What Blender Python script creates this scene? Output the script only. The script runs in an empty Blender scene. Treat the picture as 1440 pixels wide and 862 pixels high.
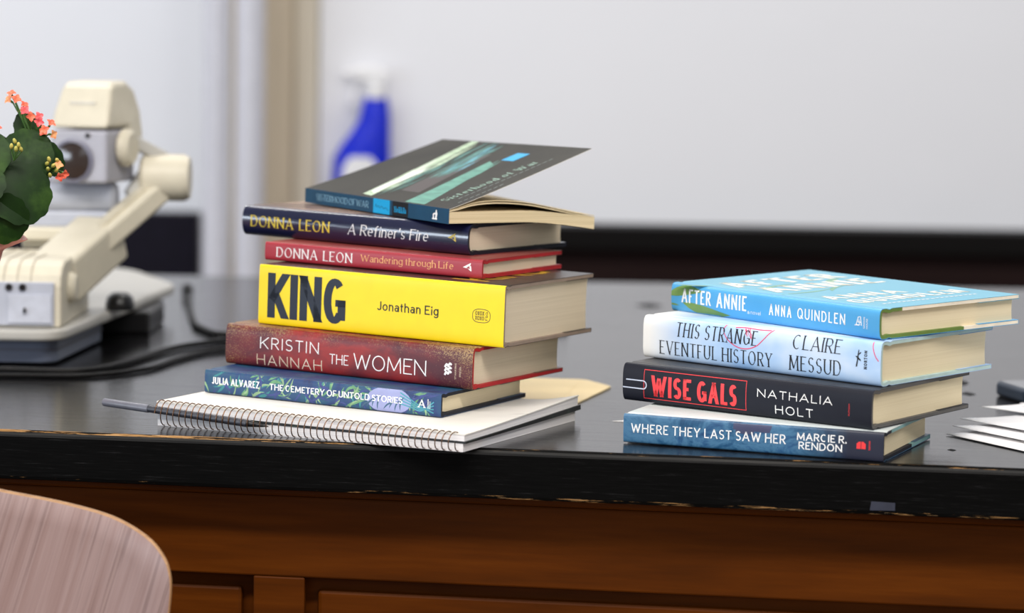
import bpy, bmesh, math, random
from mathutils import Matrix, Vector

# ------------------------------------------------------------------ camera, light, exposure
S = bpy.context.scene
COL = S.collection
S.view_settings.view_transform = 'Standard'
S.view_settings.look = 'None'
S.view_settings.gamma = 1.0
S.view_settings.use_curve_mapping = False
S.view_settings.exposure = 0.0

cam_data = bpy.data.cameras.new('camera')
cam_data.sensor_width = 36.0
cam_data.lens = 100.0
cam_data.clip_start = 0.05
cam_data.dof.use_dof = True
cam_data.dof.focus_distance = 2.30
cam_data.dof.aperture_fstop = 4.5
camera = bpy.data.objects.new('camera', cam_data)
COL.objects.link(camera)
camera.matrix_world = (Matrix.Translation((0, 0, 0.32784)) @ Matrix.Rotation(math.pi / 2 - 0.09717, 4, 'X')
                       @ Matrix.Rotation(0.01601, 4, 'Z'))
S.camera = camera

world = bpy.data.worlds.new('room_light')
S.world = world
world.use_nodes = True
bg = world.node_tree.nodes['Background']
bg.inputs[0].default_value = (0.93, 0.96, 1.0, 1)
bg.inputs[1].default_value = 0.24


def area(name, loc, target, sx, sy, power, color):
    d = bpy.data.lights.new(name, 'AREA')
    d.shape = 'RECTANGLE'
    d.size, d.size_y, d.energy, d.color = sx, sy, power, color
    o = bpy.data.objects.new(name, d)
    COL.objects.link(o)
    o.location = loc
    o.rotation_euler = (Vector(target) - Vector(loc)).to_track_quat('-Z', 'Y').to_euler()
    return o


area('ceiling_and_fill_strip', (-0.4, 0.6, 2.2), (-0.4, 0.75, 0), 4.4, 0.16, 166, (1.0, 0.95, 0.89))
area('ceiling_and_fill_strip', (-1.3, 4.1, 2.4), (-1.3, 4.101, 0), 4.6, 0.16, 80, (1.0, 0.97, 0.94))  # fill strip added to brighten the back wall and rear of the desk
area('ceiling_and_fill_strip', (0.0, -1.4, 2.3), (0.0, -1.399, 0), 4.0, 0.16, 24, (1.0, 0.96, 0.91))
area('window_and_fill_light', (-4.6, 0.1, 0.42), (0, 2.3, 0.08), 3.0, 0.55, 75, (0.78, 0.88, 1.0))
area('window_and_fill_light', (-2.2, -3.4, 1.3), (0, 2.3, 0.05), 3.2, 1.5, 26, (0.84, 0.91, 1.0))
area('window_and_fill_light', (3.6, -1.6, 1.2), (0.2, 2.3, 0.05), 3.0, 1.5, 42, (1.0, 0.97, 0.93))  # fill light added at right front to brighten the tail ends of the books


# ------------------------------------------------------------------ helpers
def tag(o, label=None, category=None, group=None, kind=None):
    if label: o['label'] = label
    if category: o['category'] = category
    if group: o['group'] = group
    if kind: o['kind'] = kind
    return o


def thing(name, label, category, mat=None, group=None):
    o = bpy.data.objects.new(name, None)
    o.empty_display_size = 0.02
    COL.objects.link(o)
    if mat is not None: o.matrix_world = mat
    return tag(o, label, category, group)


class MB:
    """collects polygons (millimetres) and links them as one mesh object"""
    def __init__(s): s.v, s.f, s.m, s.sm = [], [], [], []
    def poly(s, pts, m=0, smooth=False):
        n = len(s.v); s.v += [tuple(p) for p in pts]; s.f.append(list(range(n, n + len(pts)))); s.m.append(m); s.sm.append(smooth)
    def grid(s, rows, m=0, smooth=True, close_u=False, close_v=False, mfun=None):
        n = len(s.v); R, C = len(rows), len(rows[0])
        for r in rows: s.v += [tuple(p) for p in r]
        for i in range(R if close_v else R - 1):
            for j in range(C if close_u else C - 1):
                a, b = i * C + j, i * C + (j + 1) % C
                c, d = ((i + 1) % R) * C + (j + 1) % C, ((i + 1) % R) * C + j
                s.f.append([n + a, n + b, n + c, n + d]); s.m.append(mfun(i, j) if mfun else m); s.sm.append(smooth)
    def box(s, lo, hi, m=0, M=None):
        x0, y0, z0 = lo; x1, y1, z1 = hi
        P = [(x0, y0, z0), (x1, y0, z0), (x1, y1, z0), (x0, y1, z0), (x0, y0, z1), (x1, y0, z1), (x1, y1, z1), (x0, y1, z1)]
        if M is not None: P = [tuple(M @ Vector(p)) for p in P]
        n = len(s.v); s.v += P
        for f in ((0, 3, 2, 1), (4, 5, 6, 7), (0, 1, 5, 4), (1, 2, 6, 5), (2, 3, 7, 6), (3, 0, 4, 7)):
            s.f.append([n + k for k in f]); s.m.append(m); s.sm.append(False)
    def prism(s, loop0, loop1, m=0, smooth=False, cap=True):
        n = len(loop0)
        k = len(s.v); s.v += [tuple(p) for p in loop0] + [tuple(p) for p in loop1]
        for i in range(n):
            j = (i + 1) % n
            s.f.append([k + i, k + j, k + n + j, k + n + i]); s.m.append(m); s.sm.append(smooth)
        if cap:
            s.f.append([k + i for i in reversed(range(n))]); s.m.append(m); s.sm.append(False)
            s.f.append([k + n + i for i in range(n)]); s.m.append(m); s.sm.append(False)
    def tube(s, pts, r, seg=10, m=0, closed=False):
        pts = [Vector(p) for p in pts]; rows = []; up = None
        N = len(pts)
        for i, p in enumerate(pts):
            a = pts[(i - 1) % N] if (closed or i > 0) else p
            b = pts[(i + 1) % N] if (closed or i < N - 1) else p
            t = (b - a).normalized()
            if up is None:
                up = Vector((0, 0, 1)) if abs(t.z) < .9 else Vector((1, 0, 0))
            side = t.cross(up).normalized(); up = side.cross(t).normalized()
            rr = r[i] if isinstance(r, (list, tuple)) else r
            rows.append([p + (side * math.cos(2 * math.pi * k / seg) + up * math.sin(2 * math.pi * k / seg)) * rr for k in range(seg)])
        s.grid(rows, m, True, close_u=True, close_v=closed)
        if not closed:
            s.poly(list(reversed(rows[0])), m); s.poly(rows[-1], m)
    def lathe(s, prof, seg=32, M=None, m=0, mfun=None):
        rows = []
        for (r, z) in prof:
            row = [Vector((r * math.cos(2 * math.pi * k / seg), r * math.sin(2 * math.pi * k / seg), z)) for k in range(seg)]
            if M is not None: row = [M @ p for p in row]
            rows.append(row)
        s.grid(rows, m, True, close_u=True, mfun=(lambda i, j: mfun(i)) if mfun else None)
    def build(s, name, mats, parent=None, bevel=0, seg=2, clean=True, recalc=True, auto=None):
        me = bpy.data.meshes.new(name)
        me.from_pydata([(a / 1000, b / 1000, c / 1000) for a, b, c in s.v], [], s.f)
        if not isinstance(mats, (list, tuple)): mats = [mats]
        for mt in mats: me.materials.append(mt)
        for p, mi, sm in zip(me.polygons, s.m, s.sm): p.material_index = mi; p.use_smooth = sm
        if clean:
            bm = bmesh.new(); bm.from_mesh(me)
            bmesh.ops.remove_doubles(bm, verts=bm.verts, dist=1e-6)
            if recalc: bmesh.ops.recalc_face_normals(bm, faces=bm.faces)
            bm.to_mesh(me); bm.free()
        o = bpy.data.objects.new(name, me)
        COL.objects.link(o)
        if parent is not None: o.parent = parent
        if bevel:
            b = o.modifiers.new('bevel', 'BEVEL'); b.width = bevel / 1000; b.segments = seg; b.limit_method = 'ANGLE'; b.angle_limit = math.radians(40)
            b.harden_normals = False
        if auto is not None:
            me.set_sharp_from_angle(angle=math.radians(auto))
        return o


def rounded(poly, radii, n=8):
    """plan polygon with rounded corners"""
    out = []; N = len(poly)
    for i, p in enumerate(poly):
        r = radii[i] if isinstance(radii, (list, tuple)) else radii
        p = Vector(p); a = (Vector(poly[i - 1]) - p); b = (Vector(poly[(i + 1) % N]) - p)
        if r <= 0: out.append(tuple(p)); continue
        an, bn = a.normalized(), b.normalized()
        half = math.acos(max(-1, min(1, an.dot(bn)))) / 2
        d = min(r / math.tan(half), a.length * .49, b.length * .49)
        for k in range(n + 1):
            t = k / n
            q = (p + an * d) * (1 - t) ** 2 + p * 2 * t * (1 - t) + (p + bn * d) * t ** 2
            out.append(tuple(q))
    return out


# ------------------------------------------------------------------ materials
def lin(c):
    return tuple(((x / 255) / 12.92 if x / 255 <= .04045 else ((x / 255 + .055) / 1.055) ** 2.4) for x in c) + (1,)


def base_mat(name, rough=.5, spec=.5):
    m = bpy.data.materials.new(name); m.use_nodes = True
    nt = m.node_tree; b = nt.nodes['Principled BSDF']
    b.inputs['Roughness'].default_value = rough
    b.inputs['Specular IOR Level'].default_value = spec
    return m, nt, b


def nd(nt, t, **kw):
    n = nt.nodes.new(t)
    for k, v in kw.items():
        if hasattr(n, k): setattr(n, k, v)
        else: n.inputs[k].default_value = v
    return n


def coords(nt, scale=(1, 1, 1), loc=(0, 0, 0), rot=(0, 0, 0)):
    tc = nt.nodes.new('ShaderNodeTexCoord'); mr = nt.nodes.new('ShaderNodeMapping'); mp = nt.nodes.new('ShaderNodeMapping')
    mr.inputs['Rotation'].default_value = rot                      # turn first, stretch afterwards
    mp.inputs['Scale'].default_value = scale; mp.inputs['Location'].default_value = loc
    nt.links.new(tc.outputs['Object'], mr.inputs['Vector']); nt.links.new(mr.outputs['Vector'], mp.inputs['Vector'])
    return mp.outputs['Vector']


def ramp(nt, fac, stops):
    r = nt.nodes.new('ShaderNodeValToRGB')
    e = r.color_ramp.elements
    while len(e) > 1: e.remove(e[-1])
    for i, (p, c) in enumerate(stops):
        q = e[0] if i == 0 else e.new(p)
        q.position = p; q.color = lin(c)
    nt.links.new(fac, r.inputs['Fac'])
    return r.outputs['Color']


def noise(nt, vec, scale=5, detail=4, rough=.55, dist=0):
    n = nt.nodes.new('ShaderNodeTexNoise')
    n.inputs['Scale'].default_value = scale; n.inputs['Detail'].default_value = detail
    n.inputs['Roughness'].default_value = rough; n.inputs['Distortion'].default_value = dist
    nt.links.new(vec, n.inputs['Vector'])
    return n.outputs['Fac']


def mix(nt, fac, a, b, mode='MIX'):
    n = nt.nodes.new('ShaderNodeMix'); n.data_type = 'RGBA'; n.blend_type = mode
    for sock, val in ((n.inputs[0], fac), (n.inputs[6], a), (n.inputs[7], b)):
        if isinstance(val, (int, float)): sock.default_value = val
        elif isinstance(val, tuple): sock.default_value = val
        else: nt.links.new(val, sock)
    return n.outputs[2]


def plain(name, c, rough=.5, spec=.5, var=.04, scale=60, metallic=0, bump=0):
    m, nt, b = base_mat(name, rough, spec)
    v = coords(nt)
    lo = tuple(max(0, x * (1 - var)) for x in c); hi = tuple(min(255, x * (1 + var)) for x in c)
    f = noise(nt, v, scale, 3)
    nt.links.new(ramp(nt, f, [(.3, lo), (.7, hi)]), b.inputs['Base Color'])
    b.inputs['Metallic'].default_value = metallic
    if bump:
        bp = nt.nodes.new('ShaderNodeBump'); bp.inputs['Strength'].default_value = bump; bp.inputs['Distance'].default_value = .0005
        nt.links.new(f, bp.inputs['Height']); nt.links.new(bp.outputs[0], b.inputs['Normal'])
    return m


def noisy(name, stops, scale=20, stretch=(1, 1, 1), rough=.45, spec=.5, detail=5, dist=0, coat=0, bump=0, rot=(0, 0, 0)):
    m, nt, b = base_mat(name, rough, spec)
    f = noise(nt, coords(nt, stretch, rot=rot), scale, detail, .6, dist)
    nt.links.new(ramp(nt, f, stops), b.inputs['Base Color'])
    b.inputs['Coat Weight'].default_value = coat
    if bump:
        bp = nt.nodes.new('ShaderNodeBump'); bp.inputs['Strength'].default_value = bump; bp.inputs['Distance'].default_value = .001
        nt.links.new(f, bp.inputs['Height']); nt.links.new(bp.outputs[0], b.inputs['Normal'])
    return m


def page_mat(name, c, dark, scale=2600):
    """thin sheet lines running along the block"""
    m, nt, b = base_mat(name, .8, .2)
    f = noise(nt, coords(nt, (6, 6, scale)), 1, 2)
    f2 = noise(nt, coords(nt, (4, 4, 300)), 1, 2)
    c1 = ramp(nt, f, [(.25, dark), (.6, c)])
    c2 = ramp(nt, f2, [(.3, dark), (.6, c)])
    nt.links.new(mix(nt, .35, c1, c2), b.inputs['Base Color'])
    return m


WHITE_INK = plain('white_ink', (240, 240, 240), .45, .4, .01)
BLACK_INK = plain('black_ink', (26, 28, 34), .45, .4, .03)
PAGES_CREAM = page_mat('cream_pages', (230, 216, 184), (216, 200, 166))
PAGES_GREY = page_mat('grey_cream_pages', (220, 205, 180), (205, 189, 163))
PAGES_WHITE = page_mat('white_pages', (228, 226, 222), (186, 184, 184), 1500)

# ------------------------------------------------------------------ stroke lettering
def L(*a): return ('l',) + a
def A(*a): return ('a',) + a
XH = .68
GL = {
 'A': (.72, [L(0,0,.5,1), L(.5,1,1,0), L(.17,.32,.83,.32)]),
 'B': (.56, [L(0,0,0,1), L(0,1,.5,1), L(0,.53,.55,.53), L(0,0,.5,0), A(.5,.765,.42,.235,90,-90), A(.52,.265,.48,.265,90,-90)]),
 'C': (.66, [A(.5,.5,.5,.5,56,304)]),
 'D': (.66, [L(0,0,0,1), L(0,1,.4,1), L(0,0,.4,0), A(.4,.5,.6,.5,90,-90)]),
 'E': (.5, [L(0,0,0,1), L(0,1,1,1), L(0,.52,.85,.52), L(0,0,1,0)]),
 'F': (.48, [L(0,0,0,1), L(0,1,1,1), L(0,.5,.82,.5)]),
 'G': (.68, [A(.5,.5,.5,.5,48,318), L(.55,.45,1,.45), L(1,.45,1,.1)]),
 'H': (.66, [L(0,0,0,1), L(1,0,1,1), L(0,.52,1,.52)]),
 'I': (0, [L(.5,0,.5,1)]),
 'J': (.42, [L(1,1,1,.24), A(.5,.24,.5,.24,0,-165)]),
 'K': (.64, [L(0,0,0,1), L(1,1,.02,.38), L(.3,.56,1,0)]),
 'L': (.48, [L(0,0,0,1), L(0,0,1,0)]),
 'M': (.82, [L(0,0,.06,1), L(1,0,.94,1), L(.06,1,.5,.12), L(.5,.12,.94,1)]),
 'N': (.68, [L(0,0,0,1), L(1,0,1,1), L(0,1,1,0)]),
 'O': (.74, [A(.5,.5,.5,.5,0,360)]),
 'P': (.54, [L(0,0,0,1), L(0,1,.5,1), L(0,.45,.5,.45), A(.5,.725,.5,.275,90,-90)]),
 'Q': (.74, [A(.5,.5,.5,.5,0,360), L(.58,.28,1,-.02)]),
 'R': (.58, [L(0,0,0,1), L(0,1,.5,1), L(0,.47,.5,.47), A(.5,.735,.46,.265,90,-90), L(.45,.47,1,0)]),
 'S': (.52, [A(.5,.75,.48,.25,35,270), A(.5,.25,.5,.25,90,-148)]),
 'T': (.58, [L(0,1,1,1), L(.5,0,.5,1)]),
 'U': (.64, [L(0,1,0,.3), L(1,1,1,.3), A(.5,.3,.5,.3,180,360)]),
 'V': (.7, [L(0,1,.5,0), L(.5,0,1,1)]),
 'W': (.98, [L(0,1,.25,0), L(.25,0,.5,.95), L(.5,.95,.75,0), L(.75,0,1,1)]),
 'X': (.62, [L(0,0,1,1), L(0,1,1,0)]),
 'Y': (.64, [L(0,1,.5,.45), L(1,1,.5,.45), L(.5,.45,.5,0)]),
 'Z': (.56, [L(0,1,1,1), L(1,1,0,0), L(0,0,1,0)]),
 'a': (.44, [L(1,0,1,.46), A(.5,.46,.5,.22,0,150), A(.45,.2,.45,.2,0,360)]),
 'd': (.48, [L(1,0,1,1.02), A(.5,.34,.5,.34,0,360)]),
 'e': (.46, [A(.5,.34,.5,.34,0,312), L(0,.36,1,.36)]),
 'f': (.36, [L(.32,0,.32,.78), A(.68,.78,.36,.22,180,50), L(0,.6,.85,.6)]),
 'g': (.48, [A(.5,.34,.5,.34,0,360), L(1,.68,1,-.1), A(.5,-.1,.5,.22,0,-155)]),
 'h': (.46, [L(0,0,0,1.02), A(.5,.42,.5,.26,180,0), L(1,.42,1,0)]),
 'i': (0, [L(.5,0,.5,.6), L(.5,.88,.5,.95)]),
 'k': (.44, [L(0,0,0,1.02), L(1,.66,.02,.26), L(.3,.38,1,0)]),
 'l': (0, [L(.5,0,.5,1.02)]),
 'n': (.44, [L(0,0,0,.68), A(.5,.42,.5,.26,180,0), L(1,.42,1,0)]),
 'o': (.5, [A(.5,.34,.5,.34,0,360)]),
 'r': (.28, [L(0,0,0,.68), A(.7,.4,.7,.27,170,70)]),
 's': (.36, [A(.5,.5,.45,.18,30,270), A(.5,.16,.5,.16,90,-150)]),
 't': (.28, [L(.4,.9,.4,.2), A(.8,.2,.4,.2,180,280), L(0,.66,1,.66)]),
 'u': (.44, [L(0,.68,0,.26), A(.5,.26,.5,.26,180,360), L(1,.68,1,0)]),
 'v': (.42, [L(0,.68,.5,0), L(.5,0,1,.68)]),
 'w': (.66, [L(0,.68,.25,0), L(.25,0,.5,.64), L(.5,.64,.75,0), L(.75,0,1,.68)]),
 "'": (0, [L(.5,.78,.5,1.0)]),
 '.': (0, [L(.5,0,.5,.1)]),
}


MINW = {'W': 3.5, 'M': 3.3, 'N': 2.6, 'A': 2.5, 'V': 2.4, 'w': 3.3, 'K': 2.5, 'r': 1.5, 'f': 2.3, 't': 1.5}


def stroke_polys(pts, wfun, clip=None):
    out = []; n = len(pts); lefts = []; rights = []
    for i in range(n):
        a = pts[max(0, i - 1)]; b = pts[min(n - 1, i + 1)]
        dx, dy = b[0] - a[0], b[1] - a[1]; d = math.hypot(dx, dy) or 1
        dx, dy = dx / d, dy / d; w = wfun(dx, dy) / 2
        lefts.append((pts[i][0] - dy * w, pts[i][1] + dx * w)); rights.append((pts[i][0] + dy * w, pts[i][1] - dx * w))
    for i in range(n - 1):
        out.append([rights[i], rights[i + 1], lefts[i + 1], lefts[i]])
    if clip:
        out = [q for q in (cut(cut(p, 1, clip[0], True), 1, clip[1], False) for p in out) if len(q) > 2]
    return out


def cut(p, ax, v, keep_above):
    """clip a convex 2-D polygon by a line"""
    out = []; n = len(p)
    for i in range(n):
        a, b = p[i], p[(i + 1) % n]
        ia = (a[ax] >= v) == keep_above or a[ax] == v; ib = (b[ax] >= v) == keep_above or b[ax] == v
        if ia: out.append(a)
        if ia != ib:
            t = (v - a[ax]) / (b[ax] - a[ax]); out.append((a[0] + t * (b[0] - a[0]), a[1] + t * (b[1] - a[1])))
    return out


def text_polys(txt, width, height, tv=.12, th=None, serif=False, gap=.14, space=.3, shear=0, wide=1.0):
    """lettering fitted to a width x height box (mm), cap height = height; returns convex polygons"""
    th = tv if th is None else th
    space = space + gap; items = []
    for c in txt:
        if c == ' ': items.append(None); continue
        items.append(c)
    fixed = 0; var = 0
    for i, c in enumerate(items):
        if c is None: fixed += space
        else:
            w = GL[c][0]; var += w
            if w == 0: fixed += tv
            if i < len(items) - 1 and items[i + 1] is not None: fixed += gap
    W = width / height
    k = (W - fixed) / var if var else 1
    if k < .25: k = .25
    out = []; x = 0
    for i, c in enumerate(items):
        if c is None: x += space; continue
        w0, st = GL[c]; w = w0 * k if w0 else tv
        w = max(w, MINW.get(c, 1.9) * tv) if w0 else w
        ix = lambda u: x + tv / 2 + u * max(0, w - tv)
        low = min([0] + [min(s[2], s[4]) if s[0] == 'l' else 0 for s in st])
        iy = lambda v: th / 2 + v * (1 - th)
        def wf(dx, dy):
            if serif and dx * dy > 0 and abs(dx) > .15: return max(th, tv * .45)
            if serif: return math.sqrt((tv * dy) ** 2 + (th * dx) ** 2)
            return math.sqrt((tv * dy) ** 2 + (th * dx) ** 2)
        for s in st:
            if s[0] == 'l':
                a = (ix(s[1]), iy(s[2])); b = (ix(s[3]), iy(s[4]))
                dx, dy = b[0] - a[0], b[1] - a[1]; d = math.hypot(dx, dy)
                clip = None
                if abs(dy) > 1e-6 and abs(dx) > 1e-6 and c != 'Q':   # diagonal: run past and clip flush
                    top = max(s[2], s[4]); bot = min(s[2], s[4])
                    e = tv * 1.2 / d
                    a2 = (a[0] - dx * e, a[1] - dy * e) if s[2] in (0, 1, .68) else a
                    b2 = (b[0] + dx * e, b[1] + dy * e) if s[4] in (0, 1, .68) else b
                    clip = (0 if bot == 0 else -9, iy(top) + th / 2 if top in (1, .68) else 9)
                    a, b = a2, b2
                elif abs(dx) < 1e-6:
                    sg = 1 if dy > 0 else -1
                    a = (a[0], a[1] - sg * th / 2); b = (b[0], b[1] + sg * th / 2)
                else:
                    sg = 1 if dx > 0 else -1
                    a = (a[0] - sg * tv / 2 * (s[1] in (0, 1)), a[1]); b = (b[0] + sg * tv / 2 * (s[3] in (0, 1)), b[1])
                out += stroke_polys([a, b], wf, clip)
                if serif and abs(s[4] - s[2]) > .3:
                    for (u, v) in ((s[1], s[2]), (s[3], s[4])):
                        if v in (0, 1, 1.02, .68) and not (c in 'AVWMNv' and (v in (1,) and c == 'A' or (c in 'VWvw' and v == 0) or (c == 'N' and u == 1 and v == 0))):
                            h = th * .9; yc = iy(v)
                            y0 = yc - th / 2 if v == 0 else yc + th / 2 - h
                            e = tv * .95
                            out.append([(ix(u) - e, y0), (ix(u) + e, y0), (ix(u) + e, y0 + h), (ix(u) - e, y0 + h)])
            else:
                _, cx, cy, rx, ry, a0, a1 = s
                n = max(6, int(abs(a1 - a0) / 14))
                pts = []
                for j in range(n + 1):
                    t = math.radians(a0 + (a1 - a0) * j / n)
                    pts.append((ix(cx + rx * math.cos(t)), iy(cy + ry * math.sin(t))))
                out += stroke_polys(pts, wf)
        x += w + (gap if i < len(items) - 1 and items[i + 1] is not None else 0)
    sc = W / x if x else 1
    return [[((p[0] * sc + shear * p[1]) * height, p[1] * height) for p in q] for q in out]


def spline(pts, n=8):
    """Catmull-Rom through points of any dimension"""
    P = [tuple(p) for p in pts]; out = []
    for i in range(len(P) - 1):
        p0 = P[max(0, i - 1)]; p1 = P[i]; p2 = P[i + 1]; p3 = P[min(len(P) - 1, i + 2)]
        for k in range(n):
            t = k / n
            out.append(tuple(.5 * ((2 * b) + (-a + c) * t + (2 * a - 5 * b + 4 * c - d) * t * t + (-a + 3 * b - 3 * c + d) * t ** 3)
                             for a, b, c, d in zip(p0, p1, p2, p3)))
    out.append(P[-1])
    return out


def line_polys(pts, w):
    return stroke_polys(pts, lambda dx, dy: w)


def leaf_polys(x, y, ang, ln, wd, curve=.15, n=8):
    """a leaf blade as convex strips"""
    ca, sa = math.cos(ang), math.sin(ang); up, dn = [], []
    for i in range(n + 1):
        t = i / n; h = wd / 2 * math.sin(math.pi * t ** .8) ; c = curve * ln * math.sin(math.pi * t)
        for lst, sgn in ((up, 1), (dn, -1)):
            a, b = t * ln, c + sgn * h
            lst.append((x + a * ca - b * sa, y + a * sa + b * ca))
    return [[dn[i], dn[i + 1], up[i + 1], up[i]] for i in range(n)]


def disc_polys(cx, cy, rx, ry, n=24):
    P = [(cx + rx * math.cos(2 * math.pi * k / n), cy + ry * math.sin(2 * math.pi * k / n)) for k in range(n)]
    return [[(cx, cy), P[k], P[(k + 1) % n]] for k in range(n)]


# ------------------------------------------------------------------ the room
WALL = plain('painted_wall', (228, 231, 238), .7, .3, .01, 3)
BOARD = plain('white_board', (232, 233, 238), .45, .4, .008, 2)
PIPE = plain('white_pipe_paint', (204, 205, 215), .4, .5, .02)
TAN_SHADE = noisy('tan_shade', [(.3, (180, 166, 144)), (.7, (196, 182, 160))], 4, (8, 8, .6), .5)  # tan colour stands in for shade in the wall-corner recess and pipe gap
TAN_SHADE_LIGHT = noisy('pale_tan_shade', [(.3, (200, 190, 172)), (.7, (212, 204, 188))], 4, (8, 8, .6), .5)  # paler part of the recess shade, put into the colour
RAIL_BLACK = plain('black_rail', (13, 11, 11), .5, .1, .1)
RAIL_MAROON = noisy('maroon_rail', [(.3, (32, 20, 20)), (.7, (42, 27, 26))], 6, (.5, 3, 8), .5, .1)
RAIL_NAVY = plain('dark_blue_rail', (22, 20, 31), .5, .1, .1)
FLOOR = noisy('floor_boards', [(.3, (92, 70, 52)), (.7, (118, 92, 70))], 3, (.5, 6, 1), .45)


def struct(name, mb, mat, **kw):
    o = mb.build(name, mat, **kw); o['kind'] = 'structure'; return o


m = MB(); m.box((-4000, -3500, -860), (4000, 5000, -810)); struct('floor', m, FLOOR)
m = MB(); m.box((-4000, 4960, -810), (4000, 5060, 1900)); struct('wall_back', m, WALL)
m = MB(); m.box((-432, 4905, -810), (-383, 4960, 1900)); struct('recess_shade_1', m, TAN_SHADE, bevel=4)  # strip coloured as the shaded recess of the wall corner
m = MB(); m.box((-383, 4925, -810), (-342, 4960, 1900)); struct('recess_shade_2', m, TAN_SHADE_LIGHT, bevel=4)  # second strip, where the painted recess shade fades out
m = MB(); m.box((-342, 4866, -48), (3000, 4960, -6)); struct('trim_3', m, RAIL_BLACK, bevel=4)
m = MB(); m.box((-342, 4915, -140), (3000, 4960, -48)); struct('trim_4', m, RAIL_MAROON, bevel=4)
m = MB(); m.box((-492, 4930, -810), (-462, 4960, 1900)); struct('pipe_gap_shade', m, TAN_SHADE, bevel=3)  # tan strip painted as the warm shadow gap between the pipes
m = MB(); m.box((-3000, 4905, -112), (-545, 4960, 3)); struct('trim_5', m, RAIL_NAVY, bevel=4)

wb = MB(); wb.box((-340, 4940, -6), (2800, 4959, 1250))
tag(wb.build('whiteboard', BOARD, bevel=2), 'wide white board on the back wall above the dark rail', 'whiteboard')

for cx, r, lb in ((-503, 21, 'slimmer white pipe on the back wall, left of the other pipe'),
                  (-446, 24, 'thicker white pipe on the back wall, next to the strip of painted tan shade')):
    p = thing('wall_pipe', lb, 'pipe', Matrix.Translation((cx / 1000, 4.79, -.81)), 'vertical pipes on the back wall')
    q = MB(); q.lathe([(0, 0), (r, 0), (r, 2700), (0, 2700)], 28); q.build('pipe_run', PIPE, p, auto=40)
    for z in (560, 1700):
        q = MB(); q.lathe([(r + .3, z), (r + 4, z), (r + 4, z + 18), (r + .3, z + 18)], 28); q.box((-5, r, z + 2), (5, 110, z + 16))
        q.build('pipe_clamp', PIPE, p, auto=40)

# ------------------------------------------------------------------ desk
def desk_top_mat():
    mt, nt, b = base_mat('black_desk_lacquer', .3, .27)
    v = coords(nt, (2.2, 38, 38), rot=(0, 0, .153))
    f = noise(nt, v, 6, 6, .65)
    f2 = noise(nt, coords(nt, (1, 1, 1)), 9, 4)
    nt.links.new(ramp(nt, f, [(.3, (10, 10, 11)), (.55, (19, 19, 21)), (.75, (36, 35, 36))]), b.inputs['Base Color'])
    r = nt.nodes.new('ShaderNodeMapRange'); nt.links.new(f, r.inputs[0])
    r.inputs[1].default_value = .3; r.inputs[2].default_value = .75; r.inputs[3].default_value = .07; r.inputs[4].default_value = .19
    nt.links.new(r.outputs[0], b.inputs['Roughness'])
    bp = nt.nodes.new('ShaderNodeBump'); bp.inputs['Strength'].default_value = .3; bp.inputs['Distance'].default_value = .0006
    nt.links.new(f, bp.inputs['Height']); nt.links.new(bp.outputs[0], b.inputs['Normal'])
    return mt


def desk_edge_mat(name, worn):
    """black paint with flecks; where worn, bare wood shows through in streaks"""
    mt, nt, b = base_mat(name, .6, .05)
    v = coords(nt, (2.2, 30, 46), rot=(0, 0, .153))
    f = noise(nt, v, 12, 7, .75)
    base = ramp(nt, f, [(.35, (3, 3, 3)), (.58, (7, 7, 7)), (.67, (26, 26, 27)), (.76, (66, 64, 62))])
    if worn:
        v2 = coords(nt, (4, 40, 90), rot=(0, 0, .153))
        g = noise(nt, v2, 7, 6, .7)
        sep = nt.nodes.new('ShaderNodeSeparateXYZ'); tc = nt.nodes.new('ShaderNodeTexCoord'); nt.links.new(tc.outputs['Object'], sep.inputs[0])
        mr = nt.nodes.new('ShaderNodeMapRange'); nt.links.new(sep.outputs[0], mr.inputs[0])
        mr.inputs[1].default_value = -.22; mr.inputs[2].default_value = -.02; mr.inputs[3].default_value = worn[0]; mr.inputs[4].default_value = worn[1]
        ad = nt.nodes.new('ShaderNodeMath'); ad.operation = 'ADD'; nt.links.new(g, ad.inputs[0]); nt.links.new(mr.outputs[0], ad.inputs[1])
        mk = ramp(nt, ad.outputs[0], [(.56, (0, 0, 0)), (.6, (255, 255, 255))])
        bare = ramp(nt, noise(nt, v2, 20, 3), [(.3, (84, 62, 38)), (.6, (166, 126, 80)), (.8, (190, 176, 150))])
        base = mix(nt, mk, base, bare)
    nt.links.new(base, b.inputs['Base Color'])
    return mt


DESK_TOP = desk_top_mat()
DESK_FACE = desk_edge_mat('black_desk_edge', None)
DESK_WORN = desk_edge_mat('worn_desk_arris', (.09, -.03))
DESK_ARRIS = noisy('scuffed_black_arris', [(.45, (20, 20, 20)), (.66, (38, 37, 36)), (.78, (120, 112, 98))], 9, (1.6, 30, 60), .5, .14, 7, rot=(0, 0, .153))
DESK_LOW = desk_edge_mat('worn_lower_arris', (-.06, .0))
DESK_WOOD = noisy('brown_desk_wood', [(.25, (56, 25, 2)), (.5, (74, 34, 2)), (.75, (88, 43, 4))], 6, (.8, 10, 12), .5, .08, 6, rot=(0, 0, .153))
DESK_GROOVE = plain('dark_desk_groove', (20, 12, 8), .6, .2)

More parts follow.
